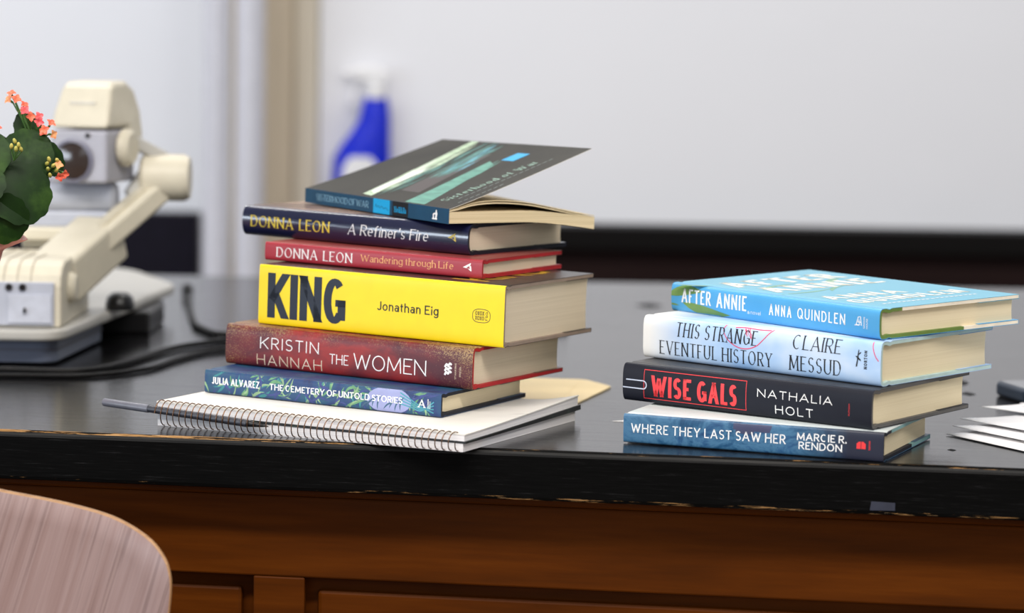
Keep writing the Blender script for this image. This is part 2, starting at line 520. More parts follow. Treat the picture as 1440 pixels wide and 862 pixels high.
desk = thing('desk', 'long black-topped lecture desk with worn edge and brown panelled front', 'desk', Matrix.Translation((0, 2.2084, -.81)))
FY = lambda x, off=0: -.1536 * x + off          # front line of the desk in desk space (mm)
ZT = 810
XL, XR, YB = -1500, 1500, 1502
top = MB()
def front_strip(mb, prof, mfun):
    """profile (offset from the front line, z) run along the desk front"""
    rows = []
    for (o, z) in prof:
        rows.append([(x, FY(x, o), ZT + z) for x in (XL, -700, 0, 700, XR)])
    mb.grid(rows, 0, False, mfun=lambda i, j: mfun(i))
top.poly([(XL, FY(XL, 5), ZT), (XR, FY(XR, 5), ZT), (XR, YB, ZT), (XL, YB, ZT)], 0)
top.poly([(XL, FY(XL, 5), ZT), (XL, YB, ZT), (XL, YB, ZT - 40), (XL, FY(XL, 2), ZT - 40), (XL, FY(XL, 0), ZT - 37), (XL, FY(XL, 0), ZT - 5)], 1)
top.poly([(XR, YB, ZT), (XR, FY(XR, 5), ZT), (XR, FY(XR, 0), ZT - 5), (XR, FY(XR, 0), ZT - 37), (XR, FY(XR, 2), ZT - 40), (XR, YB, ZT - 40)], 1)
top.poly([(XL, YB, ZT), (XR, YB, ZT), (XR, YB, ZT - 40), (XL, YB, ZT - 40)], 1)
top.poly([(XL, FY(XL, 2), ZT - 40), (XL, YB, ZT - 40), (XR, YB, ZT - 40), (XR, FY(XR, 2), ZT - 40)], 1)
front_strip(top, [(0, -5), (0, -37)], lambda i: 1)
dt = top.build('desk_top', [DESK_TOP, DESK_FACE], desk)
w = MB(); front_strip(w, [(5, 0), (3.4, -.35), (1.6, -1.6), (.35, -3.4), (0, -5)], lambda i: 0 if i < 2 else 1)
w.build('worn_upper_edge', [DESK_WORN, DESK_ARRIS], dt, recalc=False)
w = MB(); front_strip(w, [(0, -37), (.6, -39.4), (2, -40)], lambda i: 0)
w.build('worn_lower_edge', DESK_LOW, dt, recalc=False)


def panel_box(mb, x0, x1, o0, o1, z0, z1):
    P = [(x0, FY(x0, o0), z0), (x1, FY(x1, o0), z0), (x1, FY(x1, o1), z0), (x0, FY(x0, o1), z0)]
    mb.prism(P, [(p[0], p[1], z1) for p in P])


b = MB(); panel_box(b, XL + 30, XR - 30, 32, 60, ZT - 50, ZT - 40); b.build('top_moulding', DESK_WOOD, desk, bevel=2)
b = MB(); panel_box(b, XL + 30, XR - 30, 33, 60, ZT - 116, ZT - 50); b.build('front_rail', DESK_WOOD, desk, bevel=1.5)
b = MB(); panel_box(b, XL + 30, XR - 30, 33, 60, 0, 110); b.build('plinth_rail', DESK_WOOD, desk, bevel=1.5)
stiles = [-1470, -1000, -206, 420, 1000, 1430]
for x in stiles:
    b = MB(); panel_box(b, x, x + 42, 33, 60, 110, ZT - 116); b.build('stile', DESK_WOOD, desk, bevel=1.5)
for x0, x1 in zip(stiles[:-1], stiles[1:]):
    b = MB(); panel_box(b, x0 + 42, x1, 50, 60, 110, ZT - 116)
    b.build('recessed_panel', DESK_WOOD, desk)
    g = MB(); panel_box(g, x0 + 52, x1 - 10, 43, 49.8, 122, ZT - 127); g.build('raised_field', DESK_WOOD, desk, bevel=4)
b = MB(); b.box((XL + 30, FY(XL + 30, 60), 0), (XL + 60, YB - 30, ZT - 40)); b.build('end_panel', DESK_WOOD, desk)
b = MB(); b.box((XR - 60, FY(XR - 60, 60), 0), (XR - 30, YB - 30, ZT - 40)); b.build('end_panel', DESK_WOOD, desk)

scuff = plain('dull_black_scuff', (14, 14, 15), .6, .1)
for (x, y, rx, ry) in ((165, 3400, 15, 26), (428, 2690, 7, 22), (352, 2243, 3, 5), (422, 2602, 6, 12)):
    sc_ = MB(); pts_ = [(x + rx * (1 + .25 * math.sin(3 * k)) * math.cos(2 * math.pi * k / 20), y - 2208.4 + ry * (1 + .2 * math.cos(5 * k)) * math.sin(2 * math.pi * k / 20)) for k in range(20)]
    sc_.prism([(a, c, ZT + .02) for a, c in pts_], [(a, c, ZT + .12) for a, c in pts_]); sc_.build('scuff_mark', scuff, dt)

TAPE = plain('blue_grey_tape', (46, 49, 62), .5, .3, .06)
t = MB(); x0, x1 = 278, 297
t.prism([(x0, FY(x0, -.5) + 2208.4, -36.5), (x1, FY(x1, -.5) + 2208.4, -36), (x1, FY(x1, -.05) + 2208.4, -36), (x0, FY(x0, -.05) + 2208.4, -36.5)],
        [(x0 + 1, FY(x0, -.5) + 2208.4, -29.5), (x1, FY(x1, -.5) + 2208.4, -30), (x1, FY(x1, -.05) + 2208.4, -30), (x0 + 1, FY(x0, -.05) + 2208.4, -29.5)])
tag(t.build('tape_scrap', TAPE), 'small blue-grey scrap of tape on the front edge of the desk', 'tape')

# ------------------------------------------------------------------ books
def frame(BR, BL, FB):
    BR, BL, FB = Vector(BR), Vector(BL), Vector(FB)
    U = (BR - BL).normalized(); V = (FB - BR); V = (V - U * V.dot(U)).normalized(); K = U.cross(V)
    M = Matrix((U, V, K)).transposed().to_4x4(); M.translation = BR / 1000
    return M


class Book:
    """local axes: x runs -L (head) .. 0 (tail), y spine .. fore-edge, z back cover .. front cover"""
    def __init__(s, name, label, corners, L, W, t, b, n, inks, case, pages, case_band=None, band=36, group=None, square=3.4):
        s.L, s.W, s.t, s.b, s.n = L, W, t, b, n
        s.root = thing(name, label, 'book', frame(*corners), group)
        J = s.jacket_profile(0, True)
        s.jacket = s.shell(J, .3, -L, 0, s.jmat).build('dust_jacket', inks, s.root, auto=35)
        C = s.offset(s.jacket_profile(0, False), .36)
        th = [2.7 if p[0] > b + 1 else 2.3 for p in C]
        mats = [case, case_band or case]
        s.case = s.shell(C, th, -L + .15, -.15, lambda i, P: 1 if (P[i][0] < band) else 0).build('case_binding', mats, s.root, auto=35)
        # page block, rounded at the spine and hollow at the fore-edge
        loop = []
        z0, z1 = 3.15, t - 3.15
        N = 10
        for i in range(N + 1):
            z = z1 + (z0 - z1) * i / N
            loop.append((s.bulge(min(max(z, .12 * t), .88 * t)) + 3.0, z))
        for i in range(N + 1):
            q = i / N; z = z0 + (z1 - z0) * q
            loop.append((W - 4 - .035 * t * math.sin(math.pi * q) ** .8 * (b > 2), z))
        pb = MB(); pb.prism([(-L + square, y, z) for y, z in loop], [(-square, y, z) for y, z in loop])
        s.pages = pb.build('page_block', pages, s.root)

    def bulge(s, z):
        q = min(1, abs(2 * z / s.t - 1))
        return s.b - s.b * (1 - q ** s.n) ** (1 / s.n)

    def groove(s, y):
        a, c = s.b + 1.5, s.b + 9
        return .8 * math.sin(math.pi * (y - a) / (c - a)) ** 2 if a < y < c else 0

    def jacket_profile(s, z_in, fold):
        P = []; W, t, b = s.W, s.t, s.b
        s.zones = []
        if fold: P += [(W - 48, t - 3.55), (W + .35, t - 3.55)]; s.zones += [1, 1]
        P.append((W + (.35 if fold else 0), t)); s.zones.append(1)
        ys = [W * .6, b + 20] + [b + 10 - k * 1.1 for k in range(9)]
        for y in ys: P.append((y, t - s.groove(y))); s.zones.append(1)
        N = 28
        for i in range(N + 1):
            a = math.pi * i / N
            c, sn = math.cos(a), math.sin(a)
            z = t / 2 + t / 2 * math.copysign(abs(c) ** (2 / s.n), c); y = b - b * abs(sn) ** (2 / s.n)
            P.append((y, z)); s.zones.append(0 if .0 < i else 1)
        for y in reversed(ys): P.append((y, s.groove(y))); s.zones.append(2)
        P.append((W + (.35 if fold else 0), 0)); s.zones.append(2)
        if fold: P += [(W + .35, 3.55), (W - 48, 3.55)]; s.zones += [2, 2]
        if fold: s.jz = s.zones
        return P

    def jmat(s, i, P): return s.jz[min(i + 1, len(s.jz) - 1)]

    @staticmethod
    def normals(P):
        out = []
        for i in range(len(P)):
            a = Vector(P[max(0, i - 1)]); p = Vector(P[i]); c = Vector(P[min(len(P) - 1, i + 1)])
            d1 = (p - a); d2 = (c - p)
            n1 = Vector((-d1.y, d1.x)); n2 = Vector((-d2.y, d2.x))
            n1 = n1.normalized() if n1.length > 1e-9 else None; n2 = n2.normalized() if n2.length > 1e-9 else None
            n1 = n1 or n2; n2 = n2 or n1
            n = (n1 + n2); n = n.normalized() if n.length > 1e-6 else n1
            out.append(n / max(.5, n.dot(n1)))
        return out

    def offset(s, P, h):
        return [(p[0] + n.x * h, p[1] + n.y * h) for p, n in zip(P, s.normals(P))]

    def shell(s, P, th, x0, x1, mfun):
        if not isinstance(th, list): th = [th] * len(P)
        Q = [(p[0] + n.x * h, p[1] + n.y * h) for p, n, h in zip(P, s.normals(P), th)]
        mb = MB(); n = len(P)
        o0 = [(x0, y, z) for y, z in P]; o1 = [(x1, y, z) for y, z in P]
        i0 = [(x0, y, z) for y, z in Q]; i1 = [(x1, y, z) for y, z in Q]
        for i in range(n - 1):
            k = mfun(i, P)
            mb.poly([o0[i], o0[i + 1], o1[i + 1], o1[i]], k, True)
            mb.poly([i0[i + 1], i0[i], i1[i], i1[i + 1]], k, True)
            mb.poly([o1[i], o1[i + 1], i1[i + 1], i1[i]], k)
            mb.poly([o0[i + 1], o0[i], i0[i], i0[i + 1]], k)
        for i, k in ((0, mfun(0, P)), (n - 1, mfun(n - 2, P))):
            mb.poly([o0[i], o1[i], i1[i], i0[i]], k)
        return mb

    def on_spine(s, name, mat, polys, u=0, v=0, label=None, lift=.16):
        """polys in mm, placed with their origin at spine fraction (u along, v up)"""
        mb = MB(); bands = 14
        for p in polys:
            q = [(-s.L + u * s.L + a, v * s.t + c) for a, c in p]
            q = cut(cut(q, 1, .02 * s.t, True), 1, .985 * s.t, False) if q else q
            if len(q) < 3: continue
            q = cut(cut(q, 0, -s.L + .1, True), 0, -.1, False)
            if len(q) < 3: continue
            for k in range(bands):
                r = cut(q, 1, s.t * k / bands, True)
                r = cut(r, 1, s.t * (k + 1) / bands, False) if len(r) > 2 else r
                if len(r) > 2: mb.poly([(x, s.bulge(z) - lift, z) for x, z in r], 0, True)
        return tag(mb.build(name, mat, s.jacket, recalc=False, clean=False), label)

    def spine_text(s, name, mat, txt, u0, u1, v0, v1, label=None, **kw):
        return s.on_spine(name, mat, text_polys(txt, (u1 - u0) * s.L, (v1 - v0) * s.t, **kw), u0, v0, label)

    def on_cover(s, name, mat, polys, label=None, lift=.16):
        """polys (a, b): a = distance from the spine, b = distance up from the tail"""
        mb = MB()
        for p in polys: mb.poly([(-c, a, s.t + lift - s.groove(a)) for a, c in p], 0, True)
        return tag(mb.build(name, mat, s.jacket, clean=False), label)


def shift(polys, dx, dy): return [[(a + dx, b + dy) for a, b in p] for p in polys]
def turn(polys):      # read upwards, turned a quarter to the left
    return [[(-b, a) for a, b in p] for p in polys]


LEFT = 'books in the left stack on the notebook'
RIGHT = 'books in the right stack'
rnd = random.Random(4)

# -- lowest hardcover on the notebook, painted leaves
CEM = noisy('leafy_blue_jacket', [(.3, (16, 26, 66)), (.45, (24, 54, 104)), (.6, (28, 76, 104)), (.75, (48, 44, 96))], 34, (1, 1, 1), .42, .5, 4, .6)
CASE_NAVY = plain('dark_navy_cloth', (24, 26, 36), .6, .3)
cem = Book('hardcover_book', 'thin blue and green leaf-patterned hardcover lying directly on the spiral notebook',
           ((-56.03, 2270.15, 15.65), (-256.88, 2368.05, 20.71), (12.56, 2410.91, 15.28)), 223.5, 156.6, 19.2, 3, 5, [CEM, CEM, CEM], CASE_NAVY, PAGES_CREAM, group=LEFT)
greens = [((44, 120, 124), 'teal_leaf_print'), ((92, 140, 100), 'green_leaf_print'), ((128, 160, 120), 'pale_leaf_print'), ((50, 62, 120), 'indigo_leaf_print')]
for ci, (c, nm) in enumerate(greens):
    P = []
    for k in range(34):
        P += leaf_polys(rnd.uniform(0, 214), rnd.uniform(-3, 17), rnd.uniform(.2, 1.3) * rnd.choice((1, 1, -1)) + rnd.choice((0, math.pi)), rnd.uniform(10, 22), rnd.uniform(1.2, 3.0), rnd.uniform(-.3, .3))
    cem.on_spine('printed_leaf_pattern', plain(nm, c, .42, .5, .1, 200), P, lift=.05 + .02 * ci)
cem.on_spine('lavender_panel', plain('lavender_print', (142, 148, 190), .42, .5, .03), disc_polys(0, 0, 20.5, 11), .787, .5, lift=.145)
cem.on_spine('printed_leaf_pattern', plain('dark_leaf_print', (52, 84, 110), .42, .5, .1),
             sum([leaf_polys(150 + k * 5.2, 1 + (k % 3), .5 + .25 * (k % 4), 13, 1.4, .15) for k in range(8)], []), lift=.155)
cem.on_spine('printed_leaf_pattern', plain('bright_teal_print', (64, 140, 158), .42, .5, .1),
             sum([line_polys(spline([(186, 17 - k * 3), (196, 12 - k * 2), (206, 7 - k), (217, 3 + k * 3)], 6), 1.1) for k in range(4)], []), lift=.155)
cem.spine_text('author_name', WHITE_INK, 'JULIA ALVAREZ', .032, .238, .41, .71, tv=.17, th=.12, gap=.13)
cem.spine_text('title', WHITE_INK, 'THE CEMETERY OF UNTOLD STORIES', .283, .842, .41, .68, tv=.165, th=.12, gap=.14)
cem.on_spine('publisher_mark', WHITE_INK, text_polys('A', 6.5, 6.6, tv=.17, serif=True, th=.1) + shift(turn(text_polys('ALGONQUIN', 7.5, 1.2, tv=.15)), 9.6, -.2)
             + shift(turn(text_polys('BOOKS', 6, 1.0, tv=.15)), 11.2, -.2), .907, .34)

# -- maroon hardcover
def women_mat():
    mt, nt, b = base_mat('maroon_painted_jacket', .42, .5)
    f = noise(nt, coords(nt, (1, 1, 1.6)), 16, 5, .6, .4)
    base = ramp(nt, f, [(.3, (62, 20, 32)), (.45, (104, 26, 32)), (.58, (146, 34, 30)), (.7, (112, 30, 34))])
    # gold dust towards the head, the tail and the upper edge: the print's own pattern
    g = noise(nt, coords(nt, (1, 1, 1)), 950, 3, .7)
    sep = nt.nodes.new('ShaderNodeSeparateXYZ'); tc = nt.nodes.new('ShaderNodeTexCoord'); nt.links.new(tc.outputs['Object'], sep.inputs[0])
    def rng(sock, a, bb, lo, hi):
        r = nt.nodes.new('ShaderNodeMapRange'); nt.links.new(sock, r.inputs[0])
        for k, v in zip((1, 2, 3, 4), (a, bb, lo, hi)): r.inputs[k].default_value = v
        return r.outputs[0]
    def mth(op, a, bb):
        q = nt.nodes.new('ShaderNodeMath'); q.operation = op
        for s, v in ((q.inputs[0], a), (q.inputs[1], bb)):
            if isinstance(v, (int, float)): s.default_value = v
            else: nt.links.new(v, s)
        return q.outputs[0]
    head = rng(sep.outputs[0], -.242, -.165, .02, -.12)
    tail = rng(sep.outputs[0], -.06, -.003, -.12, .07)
    topz = rng(sep.outputs[2], .018, .035, -.03, .13)
    lump = mth('MULTIPLY', mth('SUBTRACT', noise(nt, coords(nt, (1, 1, 1)), 40, 3), .5), .35)
    amt = mth('ADD', mth('ADD', mth('MAXIMUM', head, tail), topz), lump)
    mk = ramp(nt, mth('ADD', mth('SUBTRACT', g, .085), amt), [(.46, (0, 0, 0)), (.62, (255, 255, 255))])
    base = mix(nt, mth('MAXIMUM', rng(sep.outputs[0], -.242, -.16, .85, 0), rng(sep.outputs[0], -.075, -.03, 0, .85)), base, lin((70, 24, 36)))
    nt.links.new(mix(nt, mk, base, lin((156, 126, 84))), b.inputs['Base Color'])
    return mt
WOMEN = women_mat()
CASE_RED = plain('red_case_cloth', (168, 36, 40), .55, .3)
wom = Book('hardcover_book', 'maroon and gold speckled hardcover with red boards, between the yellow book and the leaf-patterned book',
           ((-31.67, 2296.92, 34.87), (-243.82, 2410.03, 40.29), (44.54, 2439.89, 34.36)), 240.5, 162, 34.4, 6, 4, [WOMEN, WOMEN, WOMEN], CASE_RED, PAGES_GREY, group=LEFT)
GOLD_INK = noisy('pale_gold_ink', [(.35, (196, 170, 140)), (.7, (226, 214, 196))], 60, rough=.45)
wom.spine_text('author_first_line', WHITE_INK, 'KRISTIN', .145, .388, .47, .755, tv=.085, th=.075, gap=.3)
wom.spine_text('author_second_line', GOLD_INK, 'HANNAH', .132, .402, .065, .325, tv=.085, th=.075, gap=.3)
wom.spine_text('title_small_word', WHITE_INK, 'THE', .433, .51, .27, .515, tv=.085, th=.075, gap=.14)
wom.spine_text('title', WHITE_INK, 'WOMEN', .53, .82, .215, .59, tv=.075, th=.065, gap=.16)
emb = []
for q in range(3):
    emb += line_polys(spline([(0, 3.2 * q), (1.6, 3.2 * q + 2.6), (3.1, 3.2 * q + 1.2), (4.6, 3.2 * q + 3.4), (6.2, 3.2 * q + 2.2)], 5), 1.7)
wom.on_spine('publisher_mark', WHITE_INK, emb, .893, .30)
wom.on_spine('publisher_name', GOLD_INK, turn(text_polys("ST MARTIN'S", 13, 1.5, tv=.16)) + shift(turn(text_polys('PRESS', 8, 1.5, tv=.16)), 4.4, 2.4), .938, .22)

# -- thick yellow hardcover
YEL = plain('yellow_jacket', (232, 204, 2), .4, .5, .012)
KING_COVER = noisy('dark_photo_cover', [(.3, (22, 16, 14)), (.55, (44, 34, 28)), (.75, (74, 60, 50))], 14, rough=.3)
CASE_KING = plain('brown_grey_boards', (146, 128, 114), .6, .3)
king = Book('hardcover_book', 'thickest hardcover, bright yellow spine with huge dark block letters',
            ((-6.78, 2301.29, 69.33), (-216.47, 2413.22, 74.69), (68.64, 2442.6, 68.82)), 237.7, 160.2, 50.7, 3, 6, [YEL, KING_COVER, KING_COVER], CASE_KING, PAGES_GREY, group=LEFT)
NAVY_INK = plain('blue_black_ink', (28, 36, 50), .45, .4, .05)
king.spine_text('title', NAVY_INK, 'KING', .038, .365, .12, .875, tv=.2, th=.15, gap=.055)
king.spine_text('author_name', plain('dark_green_black_ink', (44, 46, 26), .45), 'Jonathan Eig', .494, .742, .42, .57, tv=.15, th=.13, gap=.15, space=.36)
ov = []
cx, cz, a, c = 8.4, 5.6, 8.2, 5.5
ov += line_polys([(cx + a * abs(math.cos(t)) ** .7 * (1 if math.cos(t) >= 0 else -1), cz + c * abs(math.sin(t)) ** .7 * (1 if math.sin(t) >= 0 else -1)) for t in [2 * math.pi * k / 48 for k in range(49)]], .45)
ov += shift(text_polys('OXOX', 8.4, 3.4, tv=.13, gap=.1), 2.6, 6.0) + shift(text_polys('XOXO', 8.4, 3.4, tv=.13, gap=.1), 2.6, 2.0) + shift(turn(text_polys('FSG', 7, 2.2, tv=.15)), 14.4, 2.1)
king.on_spine('publisher_mark', NAVY_INK, ov, .876, .375)
king.on_cover('cover_lettering', plain('gold_cover_ink', (190, 150, 40), .4), shift(text_polys('KING', 120, 34, tv=.17), 20, 28))

# -- thin red hardcover
WAND = noisy('red_jacket', [(.3, (150, 36, 50)), (.7, (166, 46, 58))], 9, rough=.38)
WAND_COVER = noisy('red_photo_cover', [(.3, (120, 40, 46)), (.6, (150, 70, 62)), (.8, (196, 150, 120))], 10, rough=.35)
wand = Book('hardcover_book', 'thin red hardcover lying on top of the thick yellow book',
            ((-25.5, 2348.68, 121.32), (-214.35, 2451.04, 126.16), (42.29, 2473.76, 120.85)), 214.9, 142.3, 15.7, 3, 4, [WAND, WAND_COVER, WAND], CASE_RED, PAGES_GREY, group=LEFT, square=3)
wand.spine_text('author_name', WHITE_INK, 'DONNA LEON', .056, .412, .22, .76, tv=.125, th=.06, serif=True, gap=.2, space=.5)
wand.spine_text('title', plain('peach_ink', (232, 172, 112), .45), 'Wandering through Life', .452, .873, .38, .75, tv=.125, th=.07, serif=True, gap=.16, space=.3)
LOGO = [[(0, 3.4), (7.6, 7.4), (7.2, 5.2), (3.6, 3.3)], [(0, 3.4), (3.6, 3.3), (8.2, .2), (8.4, 2.0)], [(6.2, 4.4), (7.8, 5.0), (8.2, 2.2), (6.9, 2.4)]]
wand.on_spine('publisher_mark', WHITE_INK, LOGO, .915, .33)

# -- glossy navy hardcover with a round spine
def glossy(name, c, rough):
    mt = plain(name, c, rough, .5, .04); mt.node_tree.nodes['Principled BSDF'].inputs['Coat Weight'].default_value = .8
    mt.node_tree.nodes['Principled BSDF'].inputs['Coat Roughness'].default_value = .06
    return mt
REF = glossy('glossy_navy_jacket', (20, 24, 54), .25)
REF_COVER = noisy('dusk_photo_cover', [(.3, (30, 26, 40)), (.5, (120, 96, 84)), (.7, (206, 172, 148))], 7, (1, 1, 1), .25)
CASE_BLACK = plain('black_case_cloth', (20, 21, 30), .5, .3)
ref = Book('hardcover_book', 'glossy navy hardcover with rounded spine, under the open paperback',
           ((-38.24, 2382.71, 137.85), (-240.02, 2511.04, 143.17), (47.01, 2516.79, 137.07)), 239.2, 158.9, 26.1, 8, 2.3, [REF, REF_COVER, REF], CASE_BLACK, PAGES_GREY, group=LEFT)
ref.spine_text('author_name', plain('yellow_ink', (226, 200, 60), .4), 'DONNA LEON', .04, .398, .32, .69, tv=.12, th=.055, serif=True, gap=.2, space=.5)
ref.spine_text('title', WHITE_INK, "A Refiner's Fire", .48, .83, .34, .69, tv=.09, th=.05, serif=True, gap=.17, shear=.14, space=.4)
ref.on_spine('publisher_mark', plain('yellow_mark_ink', (220, 196, 70), .4), LOGO, .915, .40)

# -- open paperback on top
SIS_BLUE = plain('petrol_blue_print', (12, 66, 96), .4, .5, .05)
SIS_GREY = noisy('dark_grey_cover_print', [(.3, (38, 37, 33)), (.7, (56, 54, 48))], 12, rough=.5, spec=.15)
SIS_WHITE = plain('white_cover_inside', (216, 210, 200), .6, .3)
SL, SW, ST = 229.8, 153.0, 12.9
tiltV = Vector((84.73, 134.08, -.79)).normalized()
sBR, sBL = Vector((-53.82, 2372.9, 164.6)), Vector((-187.66, 2559.57, 169.69))
sis = thing('paperback_book', 'paperback with teal-streaked dark cover lifted open, topmost on the left stack', 'book',
            frame(sBR, sBL, sBR + Vector((.813, .583, 0)) * 100 + Vector((0, 0, -1.0))), LEFT)


def droop(x, y):
    k = max(0, (y - 79) / 74); return 7.4 * k ** 1.5 * max(0, (x + SL) / SL) ** 1.2


def lift_cover(x, y):
    h = 50.5 + (44 - 50.5) * (-x / SL)
    return h * (y / 147) ** 1.06


xs = [-SL + SL * k / 14 for k in range(15)]
ysn = [SW * k / 16 for k in range(17)]
cv = MB()
# front cover sheet (two-sided, 0.4 mm), spine, back cover sheet
yc = [147 * k / 18 for k in range(19)]
cv.grid([[(x, y, ST + lift_cover(x, y)) for x in xs] for y in yc], 1)
cv.grid([[(x, y, ST - .4 + lift_cover(x, y)) for x in reversed(xs)] for y in yc], 2)
for seq in ([[(xs[-1], y, ST + lift_cover(xs[-1], y)) for y in yc], [(xs[-1], y, ST - .4 + lift_cover(xs[-1], y)) for y in yc]],
            [[(xs[0], y, ST - .4 + lift_cover(xs[0], y)) for y in yc], [(xs[0], y, ST + lift_cover(xs[0], y)) for y in yc]],
            [[(x, 147, ST - .4 + lift_cover(x, 147)) for x in xs], [(x, 147, ST + lift_cover(x, 147)) for x in xs]]):
    cv.grid(seq, 2)
cv.box((-SL, -.4, .2), (0, 0, ST), 0)
cv.grid([[(x, y, .3 - droop(x, y)) for x in xs] for y in ysn], 1)
cv.grid([[(x, y, .65 - droop(x, y)) for x in reversed(xs)] for y in ysn], 2)
s_cover = cv.build('cover', [SIS_BLUE, SIS_GREY, SIS_WHITE], sis, recalc=False, auto=40)
pg = MB()
zt = ST - 2.6
loop = lambda x: [(x, y, .7 - droop(x, y)) for y in ysn] + [(x, y, zt - droop(x, y) - (.0 if y > 4 else 0)) for y in reversed(ysn)]
rows = [loop(x) for x in xs[1:-1]] if False else [loop(x) for x in ([-SL + .5] + xs[1:-1] + [-.5])]
pg.grid(rows, 0, False, close_u=True); pg.poly(list(reversed(rows[0]))); pg.poly(rows[-1])
SIS_PAGES = page_mat('paperback_pages', (226, 208, 172), (176, 156, 118), 1500)
s_pages = pg.build('page_block', SIS_PAGES, sis)
ar = lambda y: 6.4 * math.sin(math.pi * min(1, max(0, (y - 6) / 128)) ** .62) ** 1.3
lp = MB()
def sheet(mb, lo, hi, x0, x1):
    loop = lambda x: [(x, y, lo(x, y)) for y in ysn] + [(x, y, hi(x, y)) for y in reversed(ysn)]
    rows = [loop(x0 + (x1 - x0) * k / 14) for k in range(15)]
    mb.grid(rows, 0, False, close_u=True); mb.poly(list(reversed(rows[0]))); mb.poly(rows[-1])
fade = lambda x: .45 + .55 * (x + SL) / SL
sheet(lp, lambda x, y: zt + .05 + ar(y) * fade(x) - droop(x, y), lambda x, y: zt + 1.1 + ar(y) * fade(x) - droop(x, y), -SL + .5, -.5)
lp.build('curled_page_bundle', SIS_PAGES, sis, recalc=True)
lp = MB()
sheet(lp, lambda x, y: zt + 1.15 + (ar(y) * 1.12 + .6 * y / SW) * fade(x) - droop(x, y), lambda x, y: zt + 1.7 + (ar(y) * 1.12 + .6 * y / SW) * fade(x) - droop(x, y), -SL + .5, -1.2)
lp.build('curled_page_bundle', SIS_PAGES, sis, recalc=True)


def sis_spine(name, mat, polys, lift=.5, label=None):
    mb = MB()
    for p in polys: mb.poly([(-SL + a, -lift, c) for a, c in p])
    return tag(mb.build(name, mat, s_cover, clean=False), label)


CYAN = plain('cyan_print', (10, 164, 222), .4, .5, .02)
sis_spine('blue_panel', CYAN, [[(.493 * SL, .3), (.607 * SL, .3), (.607 * SL, ST - .1), (.493 * SL, ST - .1)]], .46)
sis_spine('black_panel', plain('black_panel_print', (12, 16, 22), .4), [[(.625 * SL, .3), (.732 * SL, .3), (.732 * SL, ST - .1), (.625 * SL, ST - .1)]], .46)
sis_spine('title', plain('pale_blue_ink', (150, 196, 220), .45), shift(text_polys('SISTERHOOD OF WAR', .375 * SL, 5.6, tv=.125, th=.06, serif=True, gap=.17, space=.2), .085 * SL, 3.7))
sis_spine('author_script', plain('blue_black_script_ink', (10, 60, 90), .45), line_polys(spline([(.508 * SL, 5.5), (.512 * SL, 8), (.52 * SL, 5.5), (.53 * SL, 7), (.54 * SL, 5.2), (.552 * SL, 6.8), (.566 * SL, 5), (.58 * SL, 6), (.597 * SL, 3.6)], 6), .5))
sis_spine('author_name', CYAN, shift(text_polys('Heikkila', .08 * SL, 5.0, tv=.16, th=.08, serif=True, gap=.14), .638 * SL, 3.4))
sis_spine('publisher_mark', WHITE_INK, [[(.892 * SL, 2.4), (.925 * SL, 2.4), (.925 * SL, 3.6), (.892 * SL, 3.6)], [(.897 * SL, 3.6), (.906 * SL, 3.6), (.902 * SL, 7.2), (.896 * SL, 7.2)],
    [(.912 * SL, 3.6), (.922 * SL, 3.6), (.927 * SL, 8), (.915 * SL, 8.8)], [(.896 * SL, 6), (.92 * SL, 7), (.916 * SL, 8.6), (.898 * SL, 7.4)], [(.912 * SL, 8), (.924 * SL, 8), (.922 * SL, 10.6), (.916 * SL, 10.6)]])


def sis_art(name, mat, polys, lift=.14):
    mb = MB()
    for p in polys:
        q = cut(cut(p, 0, .3, True), 0, 146.7, False)
        if len(q) < 3: continue
        q = cut(cut(q, 1, .4, True), 1, SL - .4, False)
        for k in range(16):
            r = cut(q, 0, 147 * k / 16, True) if len(q) > 2 else []
            r = cut(r, 0, 147 * (k + 1) / 16, False) if len(r) > 2 else []
            if len(r) > 2: mb.poly([(-c, a, ST + lift_cover(-c, a) + lift) for a, c in r])
    return mb.build(name, mat, s_cover, clean=False)


def streaks(rg, n, b0, b1, a0, a1, w0, w1, l0, l1):
    P = []
    for k in range(n):
        b = rg.uniform(b0, b1); a = rg.uniform(a0, a1); l = rg.uniform(l0, l1); w = rg.uniform(w0, w1); dr = rg.uniform(-3, 3)
        P.append([(a, b), (a + l * .5, b - w / 2 + dr * .5), (a + l, b + dr), (a + l * .5, b + w / 2 + dr * .5)])
    return P


rg = random.Random(11)
slant = lambda polys, k=.28: [[(a, c + k * a) for a, c in p] for p in polys]
SEA = noisy('sea_green_print', [(.3, (62, 120, 108)), (.7, (100, 166, 146))], 40, (1, 4, 1), .42)
sis_art('sea_green_band', SEA, slant([[(2, 40), (98, 50), (104, 62), (2, 70)]] + streaks(rg, 8, 46, 66, 0, 50, 3, 6, 30, 60)), .1)
sis_art('dark_band', plain('brown_grey_print', (54, 44, 42), .42), slant([[(24, 76), (120, 78), (110, 100), (24, 104)]]), .1)
sis_art('teal_streaks', noisy('teal_streak_print', [(.3, (34, 88, 84)), (.7, (70, 138, 128))], 50, (1, 6, 1), .42), slant(streaks(rg, 26, 84, 116, 50, 112, 2, 6, 24, 60) + streaks(rg, 14, 108, 124, 4, 60, 2, 5, 20, 50)), .13)
sis_art('pale_green_streaks', noisy('pale_green_print', [(.3, (140, 168, 136)), (.7, (200, 218, 190))], 50, (1, 6, 1), .42), slant([[(4, 126), (146, 128), (146, 140), (6, 142)]] + streaks(rg, 14, 118, 140, 2, 90, 2, 6, 30, 60)), .16)
sis_art('white_streaks', plain('white_streak_print', (226, 232, 222), .42), slant([[(10, 129), (60, 129), (66, 136), (14, 138)]] + streaks(rg, 7, 126, 140, 4, 60, 2, 4.5, 30, 60)), .19)
